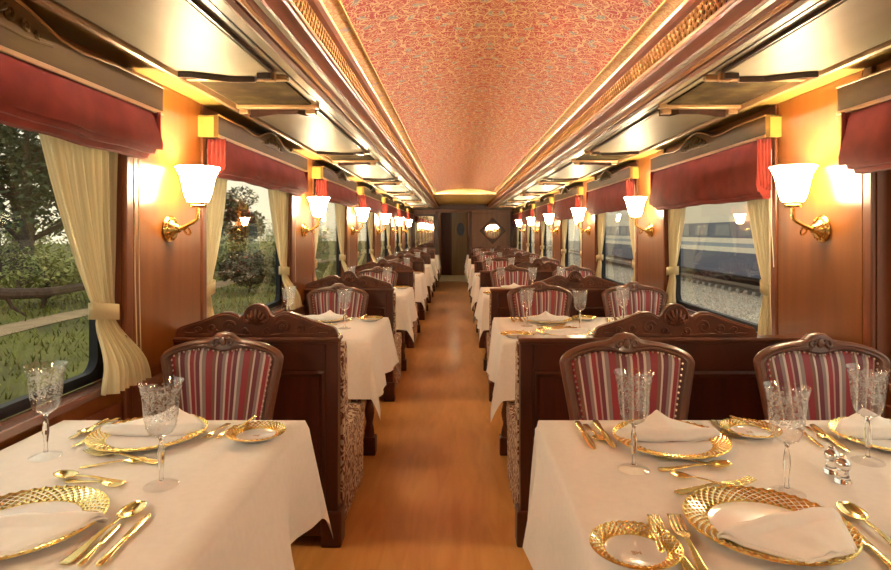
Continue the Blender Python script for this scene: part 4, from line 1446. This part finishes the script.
tree('tree', (-16.5, 22.5, ZG), 8.0, 4.0, 9000, M['leaf'], 1, 'large dark tree seen through the nearest window of the left wall', .30, .17)
tree('tree', (-24.0, 32.0, ZG), 7.5, 4.2, 5000, M['leaf'], 2, 'dark tree farther behind the large one, nearest left window', .25, .2)
tree('tree', (-14.6, 40.0, ZG), 5.2, 2.2, 4200, M['leaf'], 3, 'dark rounded tree seen through the second window of the left wall', .2, .18)
nth_ = ['first', 'second', 'third', 'fourth', 'fifth', 'sixth', 'seventh', 'eighth', 'ninth', 'tenth', 'eleventh', 'twelfth', 'thirteenth']
for j, (x, y_, h_, r_) in enumerate(((-13.2, 18.8, 1.9, 1.3), (-20.6, 26.4, 3.2, 1.9), (-18.4, 30.5, 3.2, 1.9), (-8.3, 23.5, 1.25, 1.2), (-9.4, 28.0, 1.3, 1.3), (-12.6, 33.0, 2.0, 1.8), (-11.0, 38.0, 2.2, 2.0), (-12.0, 46, 2.6, 2.6), (-17.5, 35.0, 2.4, 1.9), (-15, 53, 3.2, 3.2), (-21, 46, 3.2, 3.0), (-28, 36, 3.4, 2.6))):
    dk = j in (3, 4)
    tree('bush', (x, y_, ZG), h_, r_, 2000, M['leaf'] if dk else M['leaf2'], 20 + j, '%s bush outside, %s of the shrubs along the left side of the train' % ('low dark green' if dk else 'pale green', nth_[j]), .1, .10, .9)
lg = empty('fallen_branch', (-12.4, 14.6, ZG), label='bare fallen branch lying beyond the dirt path outside the nearest left window', cat='branch')
MB().tube([(-2.4, -2.5, .9), (-1.2, -.9, 1.15), (-.6, .4, .95), (0, 1.6, .72), (.2, 2.8, .62), (.6, 4.2, .7), (.9, 5.4, .5)], [.26, .22, .19, .16, .15, .12, .07], 10).build('bough', M['bark'], lg, smooth=True)
for p in ([(-.6, .4, .95), (-.3, .8, 1.3), (0, 1.1, 1.35)], [(0, 1.6, .72), (.1, 1.7, .35), (.3, 2.0, .05)], [(-.9, -.3, 1.1), (-.8, -.1, .6), (-.5, 0, .02)]):
    MB().tube(p, [.07, .05, .025], 6).build('twig', M['bark'], lg, smooth=True)
MB().tube([(-2.4, -2.5, 0), (-2.3, -2.4, .7), (-2.6, -2.7, 1.6), (-2.5, -2.9, 2.6)], [.5, .42, .4, .3], 10).build('stump', M['bark'], lg, smooth=True)

# outdoors, right: track and passing coach
gb = MB().box(WR + .6, 60, -20, 160, ZG - .2, ZG).build('ground_ballast', M['ballast']); gb['kind'] = 'structure'
bs = MB(); rb = random.Random(9)
for j in range(16000):
    x = WR + .9 + 9.5 * rb.random(); y_ = 2 + 30 * rb.random() ** 1.3; s_ = .025 + .035 * rb.random()
    a = rb.random() * 6
    p = [(x + s_ * cos(a + q * 2.09), y_ + s_ * sin(a + q * 2.09), ZG - .01) for q in range(3)] + [(x, y_, ZG + s_ * 1.1)]
    i_ = len(bs.v); bs.v += p; bs.f += [(i_, i_ + 1, i_ + 3), (i_ + 1, i_ + 2, i_ + 3), (i_ + 2, i_, i_ + 3)]
tag(bs.build('ballast', M['ballast']), 'loose ballast stones beside the track outside the right windows', 'gravel', kind='stuff')
XT = 12.5
tk = empty('railway_track', (XT, 0, ZG), label='railway track under the passing blue and cream train', cat='track')
for x in (-.84, .84):
    MB().prism([(x - .07, .16), (x + .07, .16), (x + .02, .19), (x + .02, .28), (x + .036, .29), (x + .036, .33), (x - .036, .33), (x - .036, .29), (x - .02, .28), (x - .02, .19)], 'y', -10, 90).build('rail', M['steel'], tk)
slm = MB().prism([(-1.35, -.02), (1.35, -.02), (1.30, .16), (-1.30, .16)], 'y', -.12, .12).mesh('sleeper', M['sleeper'])
for j in range(44):
    o = bpy.data.objects.new('sleeper', slm); C.objects.link(o); o.parent = tk; o.location = (0, 6 + j * .65, 0)
copy_tree(tk, (6.0, -3, ZG), 0, 'empty railway track on ballast between the carriage and the passing train')


def make_coach(loc, label):
    o = empty('train_coach', loc, label=label, cat='train', group='coaches of the passing train')
    Lc = 22.0
    x0, x1 = -1.6, 1.6
    def band(name, z0, z1, mat, e=0):
        MB().box(x0 - e, x1 + e, 0, Lc, z0, z1).build(name, mat, o)
    band('lower_side', .74, 1.62, M['tblue'])
    band('lower_stripe', 1.62, 1.82, M['tcream'], .004)
    band('middle_side', 1.82, 1.98, M['tsky'])
    band('upper_stripe', 1.98, 2.18, M['tcream'], .004)
    band('window_band', 2.18, 2.82, M['tblue'])
    band('upper_side', 2.82, 3.60, M['tcream'])
    rf = [(x0, 3.60)] + [(1.6 * cos(pi - pi * k / 12), 3.60 + .55 * sin(pi * k / 12)) for k in range(1, 12)] + [(x1, 3.60)]
    MB().prism(rf, 'y', 0, Lc).build('roof', M['tcream'], o, smooth=True)
    for k in range(10):
        w_ = MB().box(x0 - .012, x0 + .03, 1.2 + k * 2.05, 2.5 + k * 2.05, 2.26, 2.74).build('window', M['tglass'], o, bevel=.01)
    MB().box(-1.2, 1.2, .4, Lc - .4, .60, .76).build('underframe', M['tunder'], o)
    for yb in (3.4, Lc - 3.4):
        bg_ = MB().box(-1.1, 1.1, yb - 1.5, yb + 1.5, .50, .80).build('bogie', M['tunder'], o, bevel=.03)
        for dy in (-1.1, 1.1):
            for x in (-.84, .84):
                MB().lathe([(.05, -.05), (.42, -.05), (.46, -.02), (.46, .02), (.42, .05), (.05, .05)], 20, (x, yb + dy, .78), 'x', True).build('wheel', M['tunder'], bg_, smooth=True, angle=40)
    return o


make_coach((XT, 8, ZG), 'cream and dark blue railway coach on the next track, opposite the nearest right windows')
make_coach((XT, 30.6, ZG), 'cream and dark blue railway coach coupled beyond the first one')
